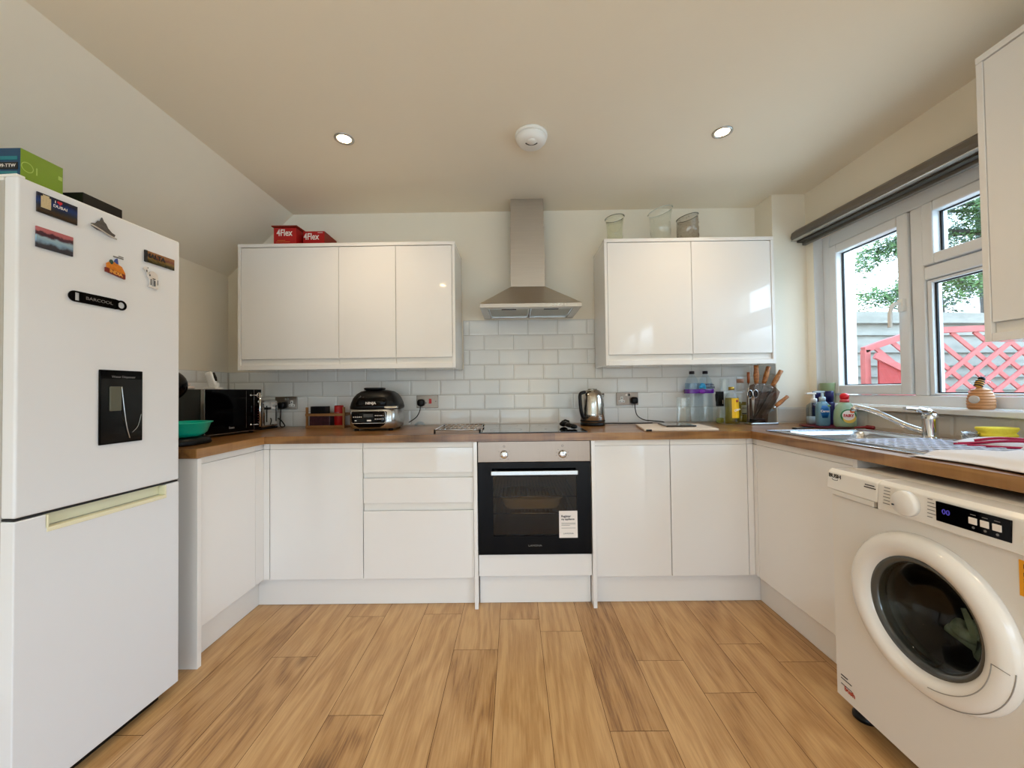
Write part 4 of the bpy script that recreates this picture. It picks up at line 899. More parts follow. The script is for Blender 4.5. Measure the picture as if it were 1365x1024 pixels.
b = MB(); b.tube(cat_pts([(-.66, 2.56, .917), (-.63, 2.53, .935), (-.60, 2.55, .918), (-.625, 2.575, .932), (-.655, 2.545, .917)]), .008, 8); tag(b.build('plastic_bag', M['plastic']), 'crumpled clear plastic wrap on the worktop beside the air fryer', 'plastic wrap')
# cooling rack
t = thing('cooling_rack', 'dark wire cooling rack lying across the worktop and hob edge', 'cooling rack', (-.31, 2.25, WT))
rA, rB, rC, rD = Vector((-.430, 2.068, .930)), Vector((-.186, 2.052, .930)), Vector((-.195, 2.40, .930)), Vector((-.44, 2.41, .930))
b = MB(); b.tube([rA, rB, rC, rD, rA], .003, 8); b.build('rim', M['satin'], t)
for k in range(1, 9):
    f_ = k / 9; MB().tube([rA.lerp(rB, f_) + Vector((0, 0, .002)), rD.lerp(rC, f_) + Vector((0, 0, .002))], .0026, 8).build('wire', M['satin'], t)
b = MB()
for f_ in (.33, .66): b.tube([rA.lerp(rD, f_) - Vector((0, 0, .002)), rB.lerp(rC, f_) - Vector((0, 0, .002))], .002, 6)
b.build('cross_wire', M['satin'], t)
for p in (rA, rB, rC, rD):
    zf = .9147 if p.x > -.195 else WT
    MB().tube([(p.x, p.y, p.z + .003), (p.x, p.y, zf + .0008)], .005, 8).build('foot', M['blackm'], t)
# small black gadget on the hob
t = thing('timer_gadget', 'small black twisted plastic gadget on the right of the hob', 'kitchen gadget', (.315, 2.25, .9145))
b = MB(); b.ell((.295, 2.33, .932), .026, .02, .0165, 16, 10); b.tube(cat_pts([(.29, 2.33, .940), (.315, 2.27, .937), (.305, 2.24, .933), (.335, 2.20, .930)]), .012, 10); b.ell((.335, 2.19, .928), .021, .018, .013, 16, 10); b.build('body', M['blackm'], t)
b = MB(); b.tube([(.285, 2.34, .945), (.305, 2.33, .955), (.325, 2.31, .948)], .005, 8); b.build('clip', M['black'], t)
# kettle
kx, ky = .496, 2.46
t = thing('electric_kettle', 'polished steel kettle with black handle right of the hob', 'kettle', (kx, ky, WT))
M['kettle'] = mat('polished_steel', (185, 180, 172), .14, 1, var=.03)
MB().lathe((kx, ky, WT), [(.074, .0008), (.077, .004), (.077, .018), (.074, .020)], 40).build('power_base', M['blackm'], t)
MB().lathe((kx, ky, WT), [(.072, .021), (.0765, .024), (.0755, .08), (.0715, .14), (.066, .185), (.058, .207), (.045, .222), (.025, .229)], 48).build('body', M['kettle'], t)
MB().lathe((kx, ky, WT), [(.0775, .027), (.078, .031), (.0775, .035)], 48, close=False).build('seam_ring', M['blackm'], t)
MB().lathe((kx, ky, WT), [(.030, .2285), (.028, .233), (.001, .235)], 32).build('lid', M['kettle'], t)
b = MB(); ha = R(215); hd = Vector((math.cos(ha), math.sin(ha), 0)); 
prof = [(.066, .212), (.098, .205), (.108, .185), (.104, .12), (.092, .07), (.074, .05)]
b.tube(cat_pts([Vector((kx, ky, WT)) + hd * r_ + Vector((0, 0, z)) for r_, z in prof]), .011, 12); b.build('handle', M['blackm'], t)
b = MB(); sd = Vector((math.cos(R(25)), math.sin(R(25)), 0)); b.tube([Vector((kx, ky, WT + .165)) + sd * .05, Vector((kx, ky, WT + .188)) + sd * .076, Vector((kx, ky, WT + .20)) + sd * .086], [.02, .014, .010], 12); b.build('spout', M['kettle'], t)
# chopping boards, scale plate
t = thing('chopping_board', 'cream chopping board lying flat under the black slate', 'chopping board', (.9, 2.24, WT))
b = MB(); b.prism([(.690, 2.064), (1.082, 2.052), (1.115, 2.36), (.745, 2.385)], 'z', WT + .0008, WT + .0125); b.build('board', mat('cream_board', (216, 200, 182), .5, var=.03), t, bev=.003)
b = MB(); b.box(.700, .73, 2.06, 2.0645, WT + .002, WT + .011); b.build('grip', M['blackm'], t, bev=.001)
tag(MB().prism([(.845, 2.155), (1.010, 2.150), (1.03, 2.335), (.865, 2.34)], 'z', WT + .013, WT + .022).build('black_tray', M['ceramic'], bev=.003), 'thin black glass-topped slab lying on the chopping board', 'tray')
# clear jars and bottles
def glassjar(x, y, z0, r, h, label, name='glass_jar', m_=None):
    m_ = m_ or M['clear']
    o = MB().lathe((x, y, z0), [(r * .85, .0008), (r, .006), (r, h - .01), (r * .97, h), (r * .90, h), (r * .92, h - .01), (r * .92, .012), (.001, .010)], 32).build(name, m_)
    return tag(o, label, 'jar')
glassjar(1.062, 2.43, WT, .043, .172, 'tall clear glass tumbler jar behind the black slab')
def waterbottle(x, y, label):
    t = thing('water_bottle', label, 'bottle', (x, y, WT), group='large clear water bottles with dark caps')
    r = .043
    prof = [(.03, .0008), (r - .003, .008)]
    for k in range(9): prof += [(r, .02 + .021 * k), (r - .0022, .03 + .021 * k)]
    prof += [(r, .212), (r, .25), (r * .82, .285), (r * .5, .308), (.014, .318), (.014, .325)]
    MB().lathe((x, y, WT), prof, 32, close=False).build('shell', M['plastic'], t)
    MB().lathe((x, y, WT), [(.0155, .322), (.0165, .324), (.0165, .340), (.014, .342)], 24).build('cap', mat('dark_cap', (34, 26, 40), .4), t)
    MB().lathe((x, y, WT), [(.0434, .215), (.0434, .262)], 32, close=False).build('label_band', glassmat('label_film', (226, 236, 244), rough=.2), t)
    return t
w1 = waterbottle(1.184, 2.575, 'left one of the two large dark-capped water bottles')
w2 = waterbottle(1.273, 2.575, 'right one of the two large dark-capped water bottles')
text('NATURAL', .016, TF(1.278, 2.5295, WT + .250), M['navy'], w2, sx=.85, bold=.0004); text('WATER', .0195, TF(1.280, 2.5295, WT + .231), M['navy'], w2, bold=.0005)
b = MB(); b.rstack((1.2285, 2.575, WT), [(.0895, .0455, .194), (.0905, .0465, .199), (.0905, .0465, .216), (.0895, .0455, .222)], 48, 4, True); 
b.f = b.f[:-2]; b.mi = b.mi[:-2]; b.sm = b.sm[:-2]
t = thing('bottle_wrap', 'purple plastic strap with blue tag round the water bottles', 'plastic wrap', (1.2285, 2.575, WT + .19)); b.build('strap', M['purple'], t)
b = MB(); b.ell((1.228, 2.527, WT + .206), .020, .004, .014, 16, 8); b.build('purple_tag', mat('bright_purple', (130, 40, 180), .3), t)
b = MB(); b.ell((1.232, 2.528, WT + .247), .018, .004, .015, 14, 8); b.ell((1.220, 2.528, WT + .236), .012, .004, .010, 14, 8); b.ell((1.246, 2.528, WT + .234), .010, .004, .012, 14, 8); b.build('blue_tag', M['blue'], t)
# oil sprayer
t = thing('oil_sprayer', 'small glass oil sprayer with black trigger head', 'oil sprayer', (1.325, 2.50, WT))
MB().lathe((1.325, 2.50, WT), [(.022, .0008), (.025, .006), (.025, .07), (.014, .10), (.012, .112)], 24, close=False).build('bottle', M['clear'], t)
MB().lathe((1.325, 2.50, WT), [(.001, .004), (.022, .005), (.0225, .035), (.001, .0352)], 24, close=False).build('oil', mat('pale_oil', (190, 196, 90), .2, trans=.5), t)
b = MB(); b.box(1.307, 1.346, 2.485, 2.515, WT + .110, WT + .205); b.prism([(1.300, 1.098), (1.307, 1.095), (1.307, 1.06), (1.302, 1.05)], 'y', 2.492, 2.508); b.build('spray_head', M['blackm'], t, bev=.006, seg=3)
MB().box(1.336, 1.3395, 2.4835, 2.4855, WT + .125, WT + .15).build('painted_glint', M['textw'], t)  # white strip stands in for a glint on the black head
# yellow-labelled oil bottle
def oilbottle(x, y, r, h, neck, fill, label, capm, capr, name):
    t = thing(name, label, 'bottle', (x, y, WT))
    pr = [(r * .8, .0008), (r, .008), (r, h * .62), (r * .92, h * .70), (r * .62, h * .80), (neck, h * .88), (neck, h * .93)]
    MB().lathe((x, y, WT), pr, 36, close=False).build('glass', M['clear'], t)
    q = [(.001, .004), (r * .93, .006)] + [(rr_ * .94, z) for rr_, z in pr[1:] if z < fill] + [(min(r, r) * .90, fill), (.001, fill)]
    MB().lathe((x, y, WT), q, 36, close=False).build('oil', M['oil'], t)
    MB().lathe((x, y, WT), [(capr, h * .91), (capr, h - .002), (capr * .85, h)], 24).build('cap', capm, t)
    return t
t = oilbottle(1.352, 2.41, .040, .234, .018, .165, 'olive oil bottle with yellow label and gold cap', M['gold'], .0165, 'oil_bottle')
def curved_label(t, x, y, r, z0, z1, a0, a1, m_, name='paper_label'):
    b = MB(); n = 14; vs = []
    for z in (z0, z1):
        for k in range(n + 1):
            a = a0 + (a1 - a0) * k / n; vs.append((x + r * math.cos(a), y + r * math.sin(a), z))
    b.add(vs, [(k, k + 1, n + 2 + k, n + 1 + k) for k in range(n)], True); return b.build(name, m_, t)
curved_label(t, 1.352, 2.41, .0406, WT + .042, WT + .163, R(-118), R(-45), M['yellow'])
b = MB(); b.ell((1.3625, 2.369, WT + .147), .007, .001, .008, 12, 8); b.build('crest', mat('crest_red', (150, 40, 20), .4), t)
text('Oliva', .019, frame((1.362, 2.3675, WT + .092), (1, .1, .35), (-.35, 0, 1)), M['textw'], t, bold=.0005)
t = oilbottle(1.478, 2.53, .036, .285, .020, .135, 'tall clear bottle half full of oil with pinkish stopper', mat('copper_cap', (196, 150, 128), .35), .0205, 'oil_bottle')
curved_label(t, 1.478, 2.53, .0365, WT + .055, WT + .115, R(-115), R(-60), mat('faint_label', (196, 190, 150), .5)); text('OLIO', .014, TF(1.479, 2.4925, WT + .095), M['textk'], t)
b = MB(); b.box(1.464, 1.494, 2.4925, 2.494, WT + .058, WT + .064); b.build('label_bar', M['textk'], t)
glassjar(1.405, 2.585, WT, .030, .29, 'slim clear glass bottle behind the yellow-labelled oil', 'glass_bottle')
# knife block
KX, KY = 1.512, 2.385
t = thing('knife_block', 'fan-shaped smoked acrylic knife stand with steel base', 'knife block', (KX, KY, WT))
MB().prism([(1.432, 2.34), (1.595, 2.34), (1.60, 2.36), (1.60, 2.42), (1.43, 2.42), (1.428, 2.36)], 'z', WT + .0008, WT + .014).build('base', M['satin'], t, bev=.004)
fan = [(1.446, WT + .014), (1.448, 1.10), (1.462, 1.150), (1.50, 1.162), (1.55, 1.155), (1.590, 1.135), (1.614, 1.108), (1.60, 1.07), (1.54, .975), (1.535, WT + .014)]
for y in (2.352, 2.405): MB().prism(fan, 'y', y, y + .006).build('fan_panel', M['acryl'], t)
b = MB()
for k, (x_, z_) in enumerate(((1.487, 1.148), (1.532, 1.150), (1.585, 1.122))):
    b.tube([(1.468, 2.385, .935), (x_, 2.385, z_)], [.003, .006], 6)
b.box(1.45, 1.53, 2.366, 2.40, WT + .014, WT + .035); b.build('divider', M['blackm'], t, bev=.001)
kn = [((1.486, 1.150), (1.487, 1.274), .012, 'large wooden-handled knife at the left of the fan'), ((1.534, 1.150), (1.570, 1.264), .0115, 'wooden-handled knife in the middle of the fan'), ((1.588, 1.132), (1.653, 1.239), .0115, 'wooden-handled knife leaning furthest right of the upper three'), ((1.585, 1.012), (1.668, 1.080), .0095, 'short wooden-handled knife sticking out low on the right')]
for ki, (p, q, r_, lb) in enumerate(kn):
    KYk = (2.374, 2.384, 2.394, 2.366)[ki]; r_ *= 1.2
    kt = thing('kitchen_knife', lb, 'knife', (p[0], KYk, p[1]), group='wooden-handled knives in the block')
    p3, q3 = Vector((p[0], KYk, p[1])), Vector((q[0], KYk, q[1])); d_ = (q3 - p3).normalized()
    MB().tube([p3 + d_ * .008, p3.lerp(q3, .25), p3.lerp(q3, .5), p3.lerp(q3, .8), q3], [r_ * .75, r_ * .95, r_ * 1.1, r_ * .85, r_ * .95], 12).build('handle', M['woodh'], kt)
    MB().tube([p3 - d_ * .006, p3 + d_ * .009], [r_ * .8, r_ * .8], 12).build('bolster', M['chrome'], kt)
    n_v = d_.cross(Vector((0, 1, 0))); tip = Vector((1.466 + .012 * ki, KYk, .965)); 
    if p[1] < 1.05: tip = Vector((1.510, KYk, .972))
    b = MB(); w_ = .014 if p[1] > 1.05 else .011; base = p3 - d_ * .004; dd_ = (tip - base)
    yy = Vector((0, .0008, 0)); nb = dd_.normalized().cross(Vector((0, 1, 0)))
    pts = [base + nb * w_, base - nb * w_ * .6, base + dd_ * .75 - nb * w_ * .7, tip, base + dd_ * .7 + nb * w_]
    b.add([v - yy for v in pts] + [v + yy for v in pts], [(0, 1, 2, 3, 4), (9, 8, 7, 6, 5)] + [(i, (i + 1) % 5, 5 + (i + 1) % 5, 5 + i) for i in range(5)]); b.build('blade', M['satin'], kt)
kt = thing('sharpening_steel', 'upright sharpening steel with reddish wooden handle, left of the knives', 'sharpening steel', (1.444, 2.385, 1.155))
MB().tube([(1.444, 2.385, 1.165), (1.4445, 2.385, 1.232)], [.0075, .008], 12).build('handle', mat('red_brown_wood', (150, 78, 40), .4), kt); MB().cyl((1.443, 2.385, .93), (1.444, 2.385, 1.165), .0035, 10).build('rod', M['satin'], kt)
kt = thing('kitchen_scissors', 'kitchen scissors with black loops hanging on the knife block', 'scissors', (1.443, 2.342, .96))
for s_ in (-1, 1):
    b = MB(); b.tube([(1.443 + s_ * .017 + .0145 * math.cos(a), 2.343, 1.098 + .024 * math.sin(a)) for a in [2 * PI * k / 24 for k in range(25)]], .0028, 8, cap=False); b.build('handle_loop', M['chrome'], kt)
    b = MB(); b.tube([(1.443 + s_ * .017 + .010 * math.cos(a), 2.342, 1.098 + .019 * math.sin(a)) for a in [2 * PI * k / 24 for k in range(25)]], .0045, 8, cap=False); b.build('loop_grip', M['blackm'], kt)
    b = MB(); b.prism([(1.443 + s_ * .010, 1.078), (1.443 + s_ * .003, 1.078), (1.443 - s_ * .002, .962), (1.443 + s_ * .007, 1.03)], 'y', 2.341 + s_ * .0015, 2.3425 + s_ * .0015); b.build('blade', M['chrome'], kt)
MB().cyl((1.443, 2.338, 1.056), (1.443, 2.3475, 1.056), .005, 12).build('pivot', M['chrome'], kt)

# ---------------------------------------------------------------- sink area
t = thing('inset_sink', 'stainless steel sink with drainer set in the worktop under the window', 'sink', (1.57, 1.6, WT))
ss = M['sink'] = mat('sink_steel', (205, 208, 212), .22, 1, var=.03)
rx0, rx1, ry0, ry1 = 1.305, 1.795, 1.02, 2.015; zr = WT + .0015
b = MB(); h1 = (SX0 + .004, SX1 - .004, SY0 + .004, SY1 - .004)
def plate(b, a0, a1, c0, c1, z, th=.0025): b.box(a0, a1, c0, c1, z - .0008, z + th)
plate(b, rx0, h1[0], ry0, ry1, zr); plate(b, h1[1], rx1, ry0, ry1, zr); plate(b, h1[0], h1[1], h1[3], ry1, zr); plate(b, h1[0], h1[1], ry0, h1[2], zr)
b.build('rim', ss, t)
b = MB(); b.tube([(rx0, ry0, zr + .002), (rx0, ry1, zr + .002), (rx1, ry1, zr + .002), (rx1, ry0, zr + .002), (rx0, ry0, zr + .002)], .0022, 6); b.build('raised_edge', ss, t)
b = MB(); bcx, bcy = (SX0 + SX1) / 2, (SY0 + SY1) / 2; brx, bry = (SX1 - SX0) / 2, (SY1 - SY0) / 2
b.rstack((bcx, bcy, zr), [(brx - .001, bry - .001, .003), (brx - .008, bry - .008, -.003), (brx - .014, bry - .014, -.02), (brx - .022, bry - .022, -.13), (brx - .05, bry - .05, -.15), (.02, .02, -.153)], 56, 7); b.f = [f_ for f_ in b.f if len(f_) < 10] + [b.f[-1]]; b.mi = [0] * len(b.f); b.sm = [True] * len(b.f)
b.build('bowl', ss, t)
MB().lathe((bcx, bcy, zr), [(.04, -.152), (.038, -.149), (.001, -.1505)], 24).build('plug_hole', M['chrome'], t)
b = MB()
for k in range(13):
    x_ = 1.345 + k * .028
    if x_ < 1.70: b.tube([(x_, 1.58, zr + .0022), (x_, 1.08, zr + .0022)], .0035, 6)
b.build('drainer_ribs', ss, t)
# drying mat: open lattice of pale blue plastic
b = MB()
for k in range(10): b.box(1.345 + .0365 * k, 1.352 + .0365 * k, 1.15, 1.575, zr + .006, zr + .010)
for k in range(12): b.box(1.345, 1.6805, 1.15 + .038 * k, 1.157 + .038 * k, zr + .010, zr + .013)
tag(b.build('drying_mat', mat('pale_blue_mat', (212, 219, 238), .35)), 'pale blue plastic lattice mat on the sink drainer', 'drying mat')
# tap
t = thing('mixer_tap', 'chrome single-lever mixer tap with long swivel spout', 'tap', (1.722, 1.615, zr))
tx, ty = 1.722, 1.612
MB().lathe((tx, ty, zr), [(.029, .002), (.029, .008), (.025, .012), (.024, .02), (.0235, .085), (.025, .098), (.020, .108), (.010, .112)], 36).build('body', M['chrome'], t)
MB().tube(cat_pts([(tx - .01, ty + .012, zr + .032), (tx - .04, ty + .06, zr + .055), (1.635, 1.745, zr + .105), (1.602, 1.80, zr + .127), (1.592, 1.818, zr + .126)]), [.0125] * 8 + [.0115] * 8 + [.011] * 17, 14).build('spout', M['chrome'], t)
MB().cyl((1.592, 1.818, zr + .130), (1.592, 1.818, zr + .108), .0125, 18).build('nozzle', M['satin'], t)
b = MB(); b.tube(cat_pts([(tx + .012, ty + .0, zr + .105), (tx - .02, ty - .004, zr + .118), (tx - .06, ty - .008, zr + .127), (tx - .115, ty - .012, zr + .132)]), [.016] * 8 + [.012] * 8 + [.007] * 9, 12)
b.v = b.v; b.build('lever', M['chrome'], t)
# spoon rest with dish and bottles on it
t = thing('soap_dish', 'dark red leaf-shaped dish under the soap bottles', 'dish', (1.74, 2.16, WT))
b = MB(); b.rstack((1.742, 2.175, WT), [(.10, .085, .0012), (.108, .12, .006), (.11, .125, .009), (.10, .115, .0075)], 40, 2.4); b.build('dish', mat('dark_red_glaze', (110, 24, 34), .3), t)
b = MB(); b.tube(cat_pts([(1.80, 2.06, WT + .008), (1.83, 2.02, WT + .014), (1.845, 1.99, WT + .012)]), [.006] * 8 + [.010] * 8 + [.006], 10); b.build('leaf_tip', mat('dark_red_tip', (130, 26, 40), .3), t)
t = thing('dish_brush', 'thin black-handled brush lying left of the soap bottles', 'brush', (1.60, 2.12, WT))
b = MB(); b.tube(cat_pts([(1.50, 2.07, WT + .006), (1.56, 2.085, WT + .007), (1.625, 2.11, WT + .007)]), .004, 8); b.build('handle', M['blackm'], t)
b = MB(); b.ell((1.492, 2.066, WT + .007), .016, .012, .0055, 14, 8); b.build('brush_head', M['blackm'], t)
zd = WT + .0095
# pump bottles
def pumpbottle(x, y, w, d_, h, ang, label, bodym, name, pumpm, liquid=None):
    T = Matrix.Translation((x, y, zd)) @ Matrix.Rotation(ang, 4, 'Z')
    t = thing(name, label, 'bottle', (x, y, zd), group='pump soap bottles by the sink')
    MB(T).rstack((0, 0, 0), [(w * .44, d_ * .44, .0005), (w * .5, d_ * .5, .008), (w * .5, d_ * .5, h * .68), (w * .46, d_ * .46, h * .86), (w * .24, d_ * .34, h * .97), (.012, .012, h)], 36, 4).build('bottle', bodym, t)
    if liquid: MB(T).rstack((0, 0, .003), [(w * .42, d_ * .42, .0005), (w * .47, d_ * .47, .006), (w * .47, d_ * .47, h * .33)], 36, 4).build('liquid', liquid, t)
    MB(T).lathe((0, 0, h), [(.0155, -.002), (.0155, .02), (.012, .023)], 20).build('collar', M['white'] if pumpm is M['white'] else pumpm, t)
    b = MB(T); b.cyl((0, 0, h + .02), (0, 0, h + .05), .006, 12); b.box(-.042, .010, -.008, .008, h + .047, h + .056); b.build('pump', pumpm, t, bev=.002)
    return t, T
t, T = pumpbottle(1.742, 2.255, .074, .046, .128, R(-8), 'clear white-labelled pump soap bottle, left of the blue soap', glassmat('frosty_plastic', (214, 226, 234), rough=.15), 'soap_bottle', M['white'], mat('white_soap', (226, 230, 232), .4))
t, T = pumpbottle(1.722, 2.168, .062, .044, .138, R(-10), 'blue hand soap pump bottle in the middle of the soap bottles', mat('blue_soap', (130, 186, 214), .15, trans=.4, coat=.4), 'soap_bottle', mat('grey_blue_pump', (176, 196, 206), .3))
b = MB(T); b.rstack((0, -.0005, .045), [(.020, .0225, 0), (.027, .0225, .02), (.027, .0225, .05), (.016, .0225, .068)], 30, 4); b.build('label_patch', mat('deep_blue_label', (16, 92, 160), .3), t)
text('Carex', .0175, T @ frame((0, -.0238, .082), (1, 0, 0), (0, 0, 1)), M['textw'], t, bold=.0005)
MB(T).ell((.022, -.0205, .112), .009, .002, .004, 12, 6).build('green_spot', mat('leaf_green', (120, 160, 40), .4), t)
# washing-up liquid
T = Matrix.Translation((1.775, 2.085, zd)) @ Matrix.Rotation(R(-14), 4, 'Z')
t = thing('washing_up_liquid', 'green washing-up liquid bottle with red cap', 'bottle', (1.775, 2.085, zd))
MB(T).rstack((0, 0, 0), [(.044, .026, .0005), (.049, .030, .01), (.050, .031, .05), (.047, .029, .085), (.038, .025, .112), (.022, .020, .130), (.017, .017, .134)], 40, 2.8).build('bottle', mat('pale_green_liquid', (178, 212, 178), .12, trans=.35, coat=.4), t)
MB(T).lathe((0, 0, .133), [(.021, 0), (.020, .012), (.017, .016)], 24).build('collar', mat('pink_collar', (214, 90, 96), .3), t)
MB(T).lathe((0, 0, .148), [(.016, 0), (.020, .006), (.021, .020), (.015, .030), (.006, .034)], 24).build('cap', mat('red_cap', (214, 20, 36), .25, coat=.3), t)
def disc(T, x, z, r, y, m_, nm, par, sz=1): 
    b = MB(T); n = 32; vs = [(x, y, z)] + [(x + r * math.cos(2 * PI * k / n), y, z + r * sz * math.sin(2 * PI * k / n)) for k in range(n)]
    b.add(vs, [(0, 1 + k, 1 + (k + 1) % n) for k in range(n)]); return b.build(nm, m_, par)
disc(T, 0, .062, .036, -.0322, mat('label_green', (30, 110, 60), .4), 'label_ring', t, .95); disc(T, .004, .050, .030, -.0326, mat('label_yellow', (226, 190, 90), .4), 'label_yellow', t, .9); disc(T, 0, .064, .029, -.0330, M['textw'], 'label_centre', t, .9); disc(T, .017, .085, .011, -.0334, mat('label_orange', (226, 100, 40), .4), 'label_fruit', t, .8)
text('FAIRY', .021, T @ frame((0, -.0338, .062), (1, 0, 0), (0, 0, 1)), mat('fairy_red', (190, 20, 40), .4), t, sx=.85, bold=.0008)
# navy bottles behind
for x_, y_, lb in ((1.822, 2.335, 'navy capped bottle standing behind the clear pump soap'), (1.838, 2.262, 'navy capped bottle standing behind the blue hand soap')):
    t = thing('navy_bottle', lb, 'bottle', (x_, y_, WT), group='navy bottles behind the soap')
    MB().lathe((x_, y_, WT), [(.024, .0008), (.026, .006), (.026, .13), (.02, .14)], 24).build('bottle', M['navy'], t); MB().lathe((x_, y_, WT), [(.021, .14), (.021, .198), (.018, .202)], 24).build('cap', M['navy'], t)
tag(MB().lathe((1.897, 2.345, 1.0365), [(.028, .0005), (.032, .006), (.038, .118), (.040, .122), (.036, .122), (.030, .01), (.001, .008)], 32).build('plant_pot', mat('sage_glaze', (150, 168, 128), .35)), 'small sage green pot in the corner of the window sill', 'pot')
# bee hive ornament
bx, by = 1.862, 1.552
t = thing('bee_ornament', 'wooden beehive ornament with a bee on top, on the window sill', 'ornament', (bx + .02, by, 1.0365))
bx = 1.885; by = 1.57
hw = mat('hive_wood', (196, 140, 92), .5, var=.25, vscale=14, stretch=(1, 1, 6))
prof = [(.034, .0005)]
for k in range(7):
    z = .004 + .0115 * k; r0 = .039 * math.sqrt(max(.05, 1 - ((z - .022) / .072) ** 2)) ; prof += [(r0 * .97, z), (r0 * 1.03, z + .0055)]
prof += [(.010, .088), (.001, .090)]
MB().lathe((bx, by, 1.0365), prof, 36, smooth=False).build('hive', hw, t)
fd = Vector((-.98, -.2, 0)).normalized(); cc = Vector((bx, by, 1.0365 + .040)) + fd * .036
rt = frame(cc, Vector((0, 0, 1)).cross(fd), (0, 0, 1))
b = MB(rt); b.lathe((0, 0, 0), [(.016, -.006), (.016, .003), (.013, .004), (.001, .004)], 24); b.build('clock_face', mat('pearl_disc', (206, 200, 196), .2), t)
b = MB(Matrix.Translation((bx - .004, by, 1.0365 + .104)) @ Matrix.Rotation(R(25), 4, 'Y')); b.ell((0, 0, 0), .013, .013, .019, 16, 12); be = b.build('bee_body', mat('bee_yellow', (206, 150, 60), .6), t)
T2 = Matrix.Translation((bx - .004, by, 1.0365 + .104)) @ Matrix.Rotation(R(25), 4, 'Y')
b = MB(T2)
for z in (-.010, -.001, .008): b.lathe((0, 0, z), [(.0125, -.0025), (.0142, 0), (.0125, .0025)], 20, close=False)
b.ell((.001, 0, .021), .011, .011, .010, 14, 10); b.build('bee_stripe', M['blackm'], be)
for s_ in (-1, 1):
    b = MB(T2); pts = [(0, s_ * (.022 + .012 * math.cos(a)), .004 + .007 * math.sin(a)) for a in [2 * PI * k / 16 for k in range(17)]]; b.tube(pts, .0009, 6, cap=False); b.build('bee_wing', M['chrome'], be)
b = MB(T2)
for s_ in (-1, 1): b.tube([(0, s_ * .004, .028), (.002, s_ * .008, .038), (.006, s_ * .014, .040)], .0008, 5)
b.build('bee_antenna', M['blackm'], be)
# sponge, scourer, dish cloth, tea towel
t = thing('steel_scourer', 'grey steel wool scourer beside the yellow sponge', 'scourer', (1.74, 1.50, zr))
b = MB(); rq = random.Random(9)
for k in range(34):
    a0 = rq.uniform(0, 6.28); tl = rq.uniform(-.8, .8); c0 = Vector((1.735, 1.478, WT + .030)); ra = rq.uniform(.016, .026)
    b.tube([c0 + Vector((ra * 1.2 * math.cos(a0 + j * .7), ra * math.sin(a0 + j * .7), ra * .75 * math.sin(tl + j * .7) )) for j in range(7)], .0012, 4)
b.build('steel_wool', M['satin'], t)
t = thing('sponge', 'yellow waisted sponge lying on the dish cloth', 'sponge', (1.775, 1.42, WT + .045))
T = Matrix.Translation((1.790, 1.445, WT + .033)) @ Matrix.Rotation(R(-8), 4, 'Z')
b = MB(T); b.rstack((0, 0, 0), [(.050, .030, .0), (.053, .032, .005), (.049, .029, .011), (.046, .027, .014), (.050, .030, .020), (.055, .033, .030), (.053, .031, .035)], 40, 4); b.build('foam', M['sponge'], t)
t = thing('dish_cloth', 'crumpled white dish cloth with dark pink trim by the sponge', 'cloth', (1.69, 1.33, WT))
def drape(x0, x1, y0, y1, z, amp, nx=36, ny=36, seed=1, th=.002, hump=None, edge=None):
    rq = random.Random(seed); ph = [rq.uniform(0, 6.28) for _ in range(8)]; b = MB(); vs = []
    for layer in (1, 0):
        for i in range(nx + 1):
            for j in range(ny + 1):
                u, v = i / nx, j / ny; x = x0 + (x1 - x0) * u; y = y0 + (y1 - y0) * v
                w = amp * (1 + math.sin(u * 9 + ph[0] + 2 * math.sin(v * 5 + ph[1]))) * .5 + amp * .6 * (1 + math.sin(v * 13 + ph[2] + u * 7)) * .5
                hh = hump(u, v) if hump else 0
                ex, ey = edge(u, v) if edge else (0, 0)
                vs.append((x + ex, y + ey, z + w + hh + (th if layer else 0)))
    n1 = (nx + 1) * (ny + 1); fs = []; I = lambda i, j: i * (ny + 1) + j
    for i in range(nx):
        for j in range(ny):
            fs.append((I(i, j), I(i + 1, j), I(i + 1, j + 1), I(i, j + 1))); fs.append(tuple(n1 + q for q in (I(i, j + 1), I(i + 1, j + 1), I(i + 1, j), I(i, j))))
    for i in range(nx): fs += [(I(i + 1, 0), I(i, 0), n1 + I(i, 0), n1 + I(i + 1, 0)), (I(i, ny), I(i + 1, ny), n1 + I(i + 1, ny), n1 + I(i, ny))]
    for j in range(ny): fs += [(I(0, j), I(0, j + 1), n1 + I(0, j + 1), n1 + I(0, j)), (I(nx, j + 1), I(nx, j), n1 + I(nx, j), n1 + I(nx, j + 1))]
    b.add(vs, fs, True); return b
drape(1.645, 1.86, 1.255, 1.47, zr + .004, .006, seed=3, th=.004, hump=lambda u, v: .022 * math.sin(PI * u) ** .5 * math.sin(PI * v) ** .5, edge=lambda u, v: (.02 * math.sin(v * 7), .02 * math.sin(u * 6))).build('cloth', M['cloth'], t)
b = MB(); zz = WT + .022
b.tube(cat_pts([(1.60, 1.405, zz - .006), (1.63, 1.36, zz + .002), (1.655, 1.33, zz + .010), (1.69, 1.295, zz + .014), (1.725, 1.265, zz + .008), (1.70, 1.262, zz - .006), (1.66, 1.285, zz - .006), (1.625, 1.34, zz - .008), (1.59, 1.41, zz - .008)]), .0045, 8)
b.tube(cat_pts([(1.64, 1.39, zz + .006), (1.67, 1.36, zz + .016), (1.71, 1.33, zz + .018), (1.75, 1.28, zz + .012), (1.765, 1.255, zz - .004)]), .0045, 8); b.build('pink_trim', mat('dark_pink_trim', (168, 36, 76), .8), t)
b = drape(1.262, 1.60, .62, 1.235, zr + .0128, .004, 30, 60, seed=6, th=.002, edge=lambda u, v: (.012 * math.sin(v * 9 + 1) * (1 - u), .018 * math.sin(u * 6 + .5) * v))
